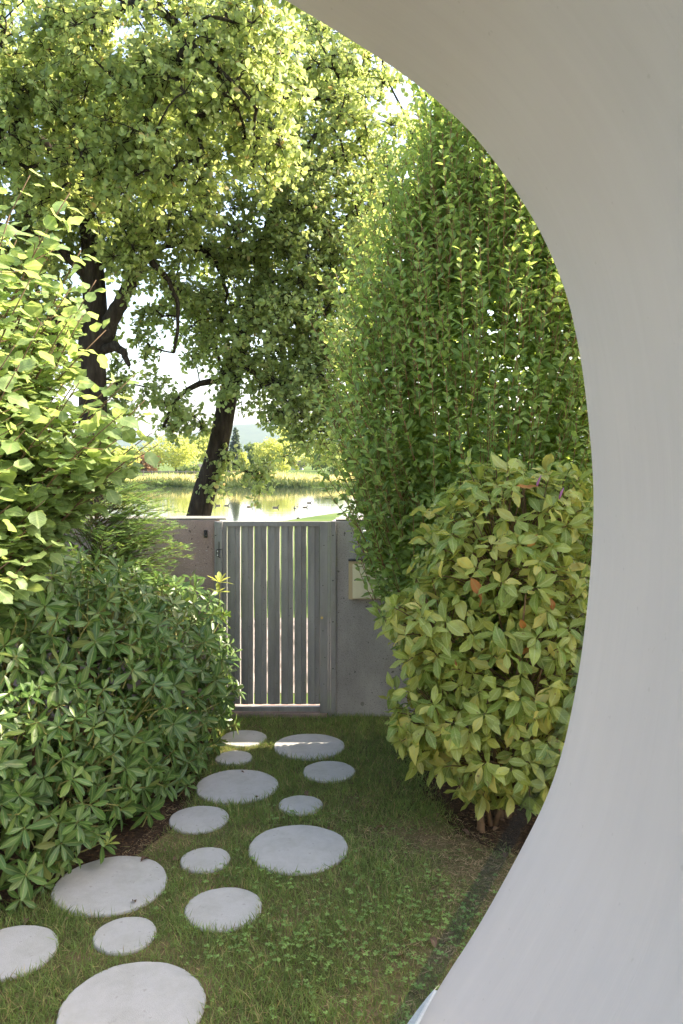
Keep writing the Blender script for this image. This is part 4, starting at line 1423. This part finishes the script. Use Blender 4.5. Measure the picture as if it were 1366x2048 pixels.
YA, YB, YC = 13.0, 14.0, 17.0
oak('oak_tree', 'large oak with thick dark forked trunk and a crown arching overhead, beyond the left wall', (at(165, 1215, YA)[0], YA, 0),
    [(160, 1225, YA, 36), (172, 1100, YA, 32), (180, 1000, YA, 29), (184, 860, YA, 27), (184, 700, YA, 27), (190, 620, YA, 24), (186, 520, YA, 20), (172, 420, YA, 15), (152, 300, YA, 12), (140, 150, YA, 8)],
    [[(196, 690, YA, 17), (222, 655, YA - .1, 17), (248, 605, YA - .2, 15), (270, 572, YA - .3, 12), (290, 525, YA - .2, 7), (320, 450, YA, 5), (360, 350, YA, 4)],
     [(180, 560, YA, 11), (140, 512, YA - .2, 10), (100, 485, YA - .4, 9), (30, 470, YA - .6, 7), (-50, 430, YA - .8, 5)],
     [(195, 705, YA, 10), (232, 690, YA - .3, 10), (254, 706, YA - .5, 8), (275, 740, YA - .6, 4)],
     [(150, 310, YA, 11), (175, 190, 12, 10), (215, 60, 11, 10), (262, 4, 10.2, 10), (335, 22, 9.8, 10), (392, 88, 9.7, 8), (432, 125, 9.6, 6), (480, 160, 9.6, 4), (540, 230, 9.8, 3)],
     [(165, 400, YA, 12), (120, 330, 12, 12), (70, 275, 11.2, 12), (10, 225, 10.6, 10), (-70, 160, 10.2, 7)],
     [(190, 600, YA, 10), (130, 640, YA + .2, 8), (60, 660, YA + .2, 6), (0, 640, YA, 4)],
     [(300, 520, YA - .5, 7), (330, 560, YA - .3, 5), (350, 620, YA, 4), (340, 700, YA, 3)]],
    [(60, 90, 10.2, 160), (230, 70, 9.9, 150), (400, 60, 9.8, 140), (530, 90, 10.2, 120), (500, 210, 10.2, 120), (330, 230, 10.0, 140), (150, 260, 10.3, 140), (20, 270, 10.5, 120), (400, 330, 10.4, 80), (280, 360, 10.4, 90), (540, 320, 10.8, 70),
     (140, 400, 11, 90), (30, 420, 12.5, 120), (200, 440, 13, 120), (320, 460, 13.2, 90), (60, 580, 13.5, 110), (-60, 500, 13, 120), (330, 590, 13.3, 70), (290, 540, 12.4, 50), (320, 480, 12.3, 70), (250, 470, 12.2, 70), (380, 400, 12.3, 80), (130, 640, 13.8, 80), (270, 690, 13.4, 50), (250, 790, 13.4, 55), (40, 720, 13.8, 90), (230, 850, 13.3, 40), (300, 790, 13.4, 35),
     (420, 180, 13, 170), (250, 220, 14, 190), (60, 250, 14, 190), (-80, 150, 12, 160), (430, 430, 13.4, 70)],
    50, .36, 80, .090, M['oak'], 101, 'oaks on the lake side of the wall')
oak('oak_tree', 'oak with a slender leaning trunk rising just behind the gate, lake water behind it', (at(350, 1200, YB)[0], YB, 0),
    [(345, 1200, YB, 34), (372, 1110, YB, 28), (396, 1035, YB, 24), (420, 950, YB, 22), (445, 860, YB, 20), (462, 760, YB, 18), (488, 660, YB, 16), (518, 570, YB, 15), (530, 480, YB, 12), (556, 400, YB, 9), (590, 300, YB, 5), (610, 180, YB, 3)],
    [[(526, 520, YB, 9), (470, 526, YB - .2, 9), (415, 516, YB - .4, 10), (372, 496, YB - .5, 9), (330, 502, YB - .6, 6), (290, 520, YB - .6, 4)],
     [(415, 516, YB - .4, 6), (440, 540, YB - .5, 5), (455, 590, YB - .5, 3)],
     [(540, 440, YB, 8), (582, 372, YB - .3, 7), (620, 300, YB - .5, 6), (640, 250, YB - .6, 4)],
     [(582, 372, YB - .3, 5), (640, 340, YB - .6, 4), (690, 310, YB - .8, 3)],
     [(520, 590, YB, 9), (590, 640, YB - .3, 7), (660, 700, YB - .5, 6), (720, 770, YB - .7, 4)],
     [(466, 740, YB, 9), (520, 745, YB - .3, 7), (590, 790, YB - .5, 6), (650, 860, YB - .7, 4)],
     [(462, 760, YB, 8), (405, 760, YB - .3, 6), (350, 800, YB - .5, 4), (330, 850, YB - .5, 3)],
     [(530, 480, YB, 9), (620, 470, YB - .2, 8), (700, 430, YB - .4, 6), (780, 400, YB - .5, 4)]],
    [(600, 400, 13.3, 120), (700, 280, 13.6, 120), (640, 150, 14, 130), (740, 420, 13.6, 100), (630, 550, 13.5, 110), (460, 610, 14, 90), (410, 650, 14, 70), (560, 690, 13.5, 110), (660, 650, 13.2, 100), (720, 560, 13.3, 90), (500, 770, 13.6, 75), (600, 800, 13.3, 80),
     (640, 870, 13.2, 62), (690, 880, 13, 50), (375, 840, 13.5, 50), (335, 815, 13.5, 32), (440, 500, 14, 80), (720, 740, 13, 90), (480, 945, 13.7, 32), (440, 915, 13.7, 16), (520, 960, 13.6, 22), (520, 480, 13.6, 90), (420, 700, 13.8, 50), (520, 580, 13.6, 70), (590, 890, 13.4, 30),
     (560, 300, 14.4, 110), (760, 620, 14, 90), (430, 960, 13.75, 16), (400, 590, 13.8, 40), (520, 640, 13.1, 50), (560, 610, 13, 70), (650, 760, 13, 70), (560, 830, 13.1, 55), (700, 830, 12.9, 50), (620, 450, 12.9, 80), (400, 850, 13.3, 30), (690, 690, 12.8, 60), (740, 500, 12.9, 60)],
    60, .34, 66, .090, M['oak'], 202, 'oaks on the lake side of the wall')
oak('oak_tree', 'oak further back whose crown rises behind the tall upright shrub', (at(900, 1150, YC)[0], YC, 0),
    [(900, 1146, YC, 26), (905, 1000, YC, 22), (900, 800, YC, 20), (890, 600, YC, 16), (870, 400, YC, 11), (850, 250, YC, 6)],
    [[(895, 640, YC, 10), (840, 500, YC, 8), (800, 400, YC, 6), (770, 300, YC, 4)], [(890, 600, YC, 11), (960, 450, YC, 8), (1010, 330, YC, 5)], [(870, 400, YC, 6), (820, 240, YC, 3), (770, 140, YC, 1)]],
    [(745, 110, 17, 75), (780, 165, 17, 45), (700, 60, 17, 70), (640, 30, 17, 80), (690, 160, 17, 70), (860, 260, 17, 75), (830, 370, 17, 90), (900, 450, 17, 130), (1020, 330, 17, 140), (780, 480, 17, 90), (1050, 520, 17, 140), (1120, 250, 17, 120), (930, 180, 17.5, 90), (1180, 420, 17, 150), (780, 620, 17, 80), (740, 330, 17.2, 50), (1290, 330, 17, 150), (1330, 520, 17, 150)],
    24, .42, 56, .13, M['oak'], 303, 'oaks on the lake side of the wall')


# ------------------------------------------------------------------ far shore
def far_tree(name, label, x, y0, y1, Y, wpx, mat, n, seed, lsize=.34, group='trees on the far shore', trunk_frac=.25, cat='tree', top=None):
    r = np.random.default_rng(seed)
    bot = at(x, y1, Y)
    zt = at(x, y0, Y)[2]
    gz = .12
    H = zt - gz
    W = wpx * Y / F / 2
    root = thing(name, label, cat, (bot[0], Y, gz), group)
    b_ = Acc()
    th = H * trunk_frac
    b_.tube([(bot[0], Y, gz - .3), (bot[0] + .05 * H * r.normal() * .3, Y, gz + th), (bot[0], Y, gz + H * .8)], [H * .028, H * .022, H * .006], 7)
    for k in range(6):
        a_ = k * 1.05 + r.random()
        b_.tube([(bot[0], Y, gz + th + k * H * .06), (bot[0] + math.cos(a_) * W * .6, Y + math.sin(a_) * W * .6, gz + th + k * H * .06 + H * .2)], [H * .012, H * .004], 5)
    b_.build('trunk', M['bark'], root)
    Lf = Leaves()
    nb = 26
    zc = r.uniform(th * .9, H * .93, nb)
    fr = zc / H
    wid = W * np.sqrt(np.clip(1 - ((fr - .5) / .55) ** 2, .05, 1))
    a_ = r.uniform(0, 6.28, nb)
    rr_ = np.sqrt(r.random(nb)) * .8
    C = np.stack([bot[0] + np.cos(a_) * wid * rr_, Y + np.sin(a_) * wid * rr_, gz + zc], -1)
    for c in C:
        m = int(n * .8) // nb
        d_ = nrm(r.normal(size=(m, 3)))
        rb = W * r.uniform(.26, .44)
        p_ = c + d_ * np.array([1, 1, .7]) * rb * (r.random((m, 1)) ** .4)
        p_[:, 2] = np.maximum(p_[:, 2], gz + .05)
        Lf.add(p_, d_ + r.normal(size=(m, 3)) * .6 + np.array([0, 0, -.3]), nrm(r.normal(size=(m, 3)) * .6 + np.array([0, 0, .7])), lsize * r.uniform(.6, 1.2, m))
    Lf.build(name, T_QUAD, mat, root, 0, 'crown', smooth=False)
    return root


far_tree('willow_tree', 'large pale green spreading tree on the far shore left of the leaning oak', 352, 872, 952, 125, 135, M['far_leaf'], 5200, 1)
far_tree('birch_tree', 'pale yellow-green tree on the far shore partly hidden by the leaning trunk', 425, 858, 952, 135, 90, M['far_leaf'], 4000, 2)
far_tree('round_tree', 'light green round tree in front of the white bungalow across the lake', 548, 878, 952, 118, 100, M['far_leaf'], 4600, 3)
far_tree('dark_tree', 'dark green tree between the spruce and the bungalow across the lake', 513, 888, 952, 140, 56, M['far_dark'], 3200, 4)
far_tree('copper_bush', 'reddish brown bush among the green ones across the lake', 290, 908, 952, 120, 60, M['far_red'], 2200, 5, trunk_frac=.1, cat='bush')
far_tree('green_bush', 'yellow-green bushy tree across the lake left of the reddish bush', 235, 895, 955, 112, 90, M['far_leaf'], 3200, 6, trunk_frac=.1, cat='bush')
far_tree('grey_tree', 'dull grey-green tree behind the reddish bush across the lake', 278, 895, 950, 160, 60, M['far_dark'], 2000, 7)
far_tree('low_bush', 'dark low bush beneath the pale spreading tree across the lake', 378, 932, 953, 112, 50, M['far_dark'], 1600, 8, trunk_frac=.08, cat='bush')
far_tree('tall_tree', 'tall yellow-lit tree rising behind the bungalow across the lake', 575, 855, 950, 170, 80, M['far_leaf'], 3200, 9)
far_tree('shore_tree', 'mid green tree across the lake right of the bungalow', 660, 890, 955, 130, 90, M['far_dark'], 3000, 10)
far_tree('shore_tree', 'bright green tree across the lake behind drooping oak leaves', 625, 900, 955, 150, 70, M['far_leaf'], 2600, 11)
far_tree('shore_bush', 'low bush on the far bank right of the bungalow', 690, 930, 962, 100, 70, M['far_dark'], 1800, 12, trunk_frac=.08, cat='bush')
far_tree('yellow_sapling', 'narrow yellow-green sapling standing right beside the spruce', 484, 905, 953, 112, 26, M['far_leaf'], 1400, 14)
far_tree('hedge_bush', 'green bush at the foot of the spruce across the lake', 462, 925, 953, 116, 50, M['far_dark'], 1600, 15, trunk_frac=.08, cat='bush')
for k, x in enumerate((-60, 60, 160, 760, 860, 960, 1080)):
    far_tree('shore_tree', 'tree of the far shore tree belt standing behind the garden shrubs', x, 872 + 12 * math.sin(k * 2.1), 953, 130 + 12 * math.sin(k * 1.3), 130, M['far_leaf' if k % 2 else 'far_dark'], 2600, 20 + k, .42)

# spruce
Y = 128
sp = thing('spruce_tree', 'slim dark conical spruce on the far shore', 'tree', (at(471, 950, Y)[0], Y, .1))
zt, x0 = at(471, 853, Y)[2], at(471, 950, Y)[0]
b = Acc()
b.tube([(x0, Y, 0), (x0, Y, zt)], [.22, .02], 7)
b.build('trunk', M['bark'], sp)
L = Leaves()
for k in range(46):
    f_ = k / 46
    z = .5 + f_ * (zt - .5)
    ln = 1.75 * (1 - f_) ** .85 + .08
    for j in range(9):
        a_ = rng.uniform(0, 6.28)
        dd = np.array([math.cos(a_), math.sin(a_), -.35])
        l2 = ln * rng.uniform(.7, 1.1)
        m = max(2, int(l2 / .09))
        t = np.linspace(.1, 1, m)[:, None]
        pp = np.array([x0, Y, z]) + dd * l2 * t
        L.add(pp, dd + rng.normal(size=(m, 3)) * .5 + np.array([0, 0, -.3]), nrm(rng.normal(size=(m, 3)) * .4 + [0, 0, 1]), .30)
L.build('spruce', T_QUAD, M['spruce'], sp, 0, 'crown', smooth=False)

# reeds
n_ = 17000
x = rng.uniform(-26, 12, n_)
w = rng.random(n_) ** 1.3 * 7
y = shore_far(x) - .4 + w
h = rng.uniform(.5, .95, n_) * (.65 + .8 * vnoise(x + 50, y, .35, 5)) * np.where(w < 1.2, .8, 1)
L = Leaves()
zz = np.interp(w, [0, 1.5, 8], [LAKEZ, -.1, .1])
L.add(np.stack([x, y, zz], -1), np.stack([rng.normal(0, .16, n_), rng.normal(0, .16, n_), np.ones(n_)], -1), rdir(n_), h)
p, d, n, sc = L.arrays()
front = w < 1.1 + .8 * vnoise(x + 20, y * 0, .3, 9)
for nm, mk, msk, lab in (('reeds', 'reed', ~front, 'belt of tall yellow-green reeds along the far shore of the lake'), ('shaded_reeds', 'shaded_reeds', front, 'front reeds in the water, coloured dark green for the shaded front of the belt')):
    q_ = Leaves()
    q_.add(p[msk], d[msk], n[msk], 1)
    q_.s[-1] = sc[msk]
    tag(q_.build(nm, T_BLADE, M[mk], None, 0, nm, smooth=False), lab, 'reeds', kind='stuff')

# houses across the lake
def house(name, label, px0, px1, ptop, pbot, Y, depth, wins, roof_h, mat, slope=True, over=.4):
    A, B = at(px0, pbot, Y), at(px1, ptop, Y)
    x0_, x1_, z1 = A[0], B[0], B[2]
    root = thing(name, label, 'house', ((x0_ + x1_) / 2, Y, .1))
    b_ = Acc()
    b_.box(x0_, x1_, Y, Y + depth, 0, z1)
    b_.build('wall', mat, root)
    r_ = Acc()
    if slope:
        r_.add([(x0_ - over, Y - over, z1 + .01), (x1_ + over, Y - over, z1 + .01), (x1_ + over, Y + depth + over, z1 + .01), (x0_ - over, Y + depth + over, z1 + .01), (x0_ - over * .5, Y + depth / 2, z1 + roof_h), (x1_ + over * .5, Y + depth / 2, z1 + roof_h)],
               [(0, 1, 5, 4), (2, 3, 4, 5), (0, 4, 3), (1, 2, 5), (3, 2, 1, 0)])
    else:
        r_.box(x0_ - over, x1_ + over, Y - over, Y + depth + over, z1 + .01, z1 + roof_h)
    r_.build('roof', M['roof_dark'], root)
    for (a0, a1, w0, w1, nm) in wins:
        p0, p1 = at(a0, w1, Y), at(a1, w0, Y)
        f_ = Acc()
        f_.box(p0[0], p1[0], Y - .06, Y + .02, p0[2], p1[2])
        fo = f_.build(nm, M['house_white'] if nm == 'window' else M['wood_grey'], root)
        g_ = Acc()
        m_ = .08
        g_.box(p0[0] + m_, p1[0] - m_, Y - .075, Y - .03, p0[2] + m_, p1[2] - m_)
        g_.build('pane', M['pane'], fo)
    return root


house('bungalow', 'low white bungalow with dark roof and windows across the lake', 532, 604, 933, 952, 150, 6, [(569, 583, 935, 948, 'window'), (589, 601, 935, 947, 'window'), (546, 553, 936, 951, 'door'), (557, 563, 936, 950, 'window')], 1.1, M['house_white'])
house('garden_pavilion', 'flat-roofed white pavilion beside the bungalow across the lake', 504, 531, 937, 952, 146, 4, [(507, 514, 940, 951, 'window'), (518, 527, 940, 951, 'window')], .25, M['house_white'], False)
house('grey_house', 'house with steep dark grey roof behind the spruce across the lake', 440, 482, 930, 952, 175, 8, [(446, 452, 936, 946, 'window'), (456, 462, 936, 946, 'window')], 3.0, M['wood_grey'])
house('small_house', 'small white house glimpsed below the pale spreading tree across the lake', 382, 400, 939, 952, 150, 5, [(390, 397, 941, 950, 'window')], 1.0, M['house_white'])

# low plank fence on the far bank
fn = thing('bank_fence', 'low weathered wooden fence along the far bank behind the reeds', 'fence', (at(370, 952, 90)[0], 90, 0))
for k in range(14):
    X = at(270, 952, 90)[0] + k * .95
    b = Acc()
    b.box(X - .05, X + .05, 89.95, 90.05, 0, .98)
    b.build('post', M['wood_grey'], fn)
    if k < 13:
        for z in (.45, .85):
            b = Acc()
            b.box(X + .055, X + .895, 89.98, 90.02, z - .05, z + .05)
            b.build('rail', M['wood_grey'], fn)

# geese on the water
def goose_mesh():
    b_ = Acc()
    st = [(-.30, .10, .012, .010), (-.24, .085, .045, .030), (-.12, .06, .095, .075), (.02, .05, .115, .09), (.12, .055, .10, .085), (.19, .085, .062, .062), (.225, .14, .038, .04), (.245, .20, .030, .032), (.262, .245, .034, .036), (.285, .268, .030, .028), (.312, .268, .016, .016)]
    seg = 12
    V_ = []
    for i, (x, z, ry, rz) in enumerate(st):
        for j in range(seg):
            a_ = 2 * math.pi * j / seg
            tilt = 0 if i < 5 else (.8 if i < 9 else .2)
            V_.append((x - math.sin(a_) * rz * tilt, math.cos(a_) * ry, z + math.sin(a_) * rz * (1 - tilt * .5)))
    f_ = []
    for i in range(len(st) - 1):
        for j in range(seg):
            f_.append((i * seg + j, i * seg + (j + 1) % seg, (i + 1) * seg + (j + 1) % seg, (i + 1) * seg + j))
    f_ += [tuple(range(seg))[::-1], tuple((len(st) - 1) * seg + j for j in range(seg))]
    me_ = bpy.data.meshes.new('body')
    me_.from_pydata(V_, [], f_)
    me_.materials.append(M['goose'])
    me_.materials.append(M['goose_dark'])
    me_.materials.append(M['goose_pale'])
    mi = []
    for i in range(len(st) - 1):
        mi += [2 if i < 1 else (0 if i < 5 else 1)] * seg
    mi += [2, 1]
    me_.polygons.foreach_set('material_index', mi)
    me_.polygons.foreach_set('use_smooth', np.ones(len(mi), bool))
    bl = Acc()
    bl.tube([(.305, 0, .267), (.335, 0, .262), (.362, 0, .257)], [.013, .010, .004], 8)
    bm_ = bpy.data.meshes.new('bill')
    bm_.from_pydata([tuple(p) for p in np.concatenate(bl.v)], [], bl.f)
    bm_.materials.append(M['goose_dark'])
    return me_, bm_


gb, gbill = goose_mesh()
geese = [(436, 1009, 170, 'duck swimming just right of the leaning trunk'), (453, 1009, 0, 'duck swimming second after the leaning trunk'), (499, 1011.5, 10, 'small pale duck swimming alone below the spruce'), (517, 1013, 0, 'duck drifting with its head low, before the pavilion'),
         (551, 1013, 0, 'dark duck with raised neck swimming alone in midwater'), (590, 1014.5, 95, 'duck seen end-on in the tight group of three'), (595, 1010, 80, 'duck behind the end-on one in the group of three'), (610, 1012.5, 0, 'large dark duck leading the group of three'), (618, 1003.5, 0, 'duck farthest out on the water')]
for x, y, a_, lab in geese:
    c = gnd(x, y + 2.5, LAKEZ)
    g = thing('duck', lab, 'duck', (c[0], c[1], LAKEZ - .02), 'ducks on the lake')
    g.rotation_euler = (0, 0, math.radians(a_ + rng.normal() * 6))
    s = rng.uniform(.52, .66)
    for nm, mm in (('body', gb), ('bill', gbill)):
        o = bpy.data.objects.new(nm, mm)
        COL.objects.link(o)
        o.parent = g
        o.scale = (s, s, s)

# short mooring stump on the near bank
c = at(596, 1046, 34)
stp = thing('wooden_stump', 'short dark wooden stump at the water edge just above the gate rail', 'stump', (c[0], 34, -.3))
b = Acc()
b.tube([(c[0], 34, -.6), (c[0] + .01, 34, at(596, 1040, 34)[2]), (c[0], 34, at(596, 1035, 34)[2])], [.09, .08, .06], 9)
b.build('post', M['bark'], stp)
b = Acc()
b.tube([(c[0] - .17, 34.02, at(596, 1042, 34)[2]), (c[0] + .17, 34.02, at(596, 1041, 34)[2])], [.07, .06], 8)
b.build('crosspiece', M['bark'], stp)

# ------------------------------------------------------------------ air
hb = Acc()
hb.box(-5150, 5150, -4150, 5250, -2.4, 185)
m, n, l = new_mat('thin_haze')
pv = n.new('ShaderNodeVolumePrincipled')
pv.inputs['Color'].default_value = (0.64, 0.72, 1.0, 1)
pv.inputs['Density'].default_value = 0.00012
pv.inputs['Anisotropy'].default_value = 0.2
om = n.new('ShaderNodeOutputMaterial')
l.new(pv.outputs[0], om.inputs['Volume'])
hz_o = hb.build('haze', m)
tag(hz_o, kind='stuff')
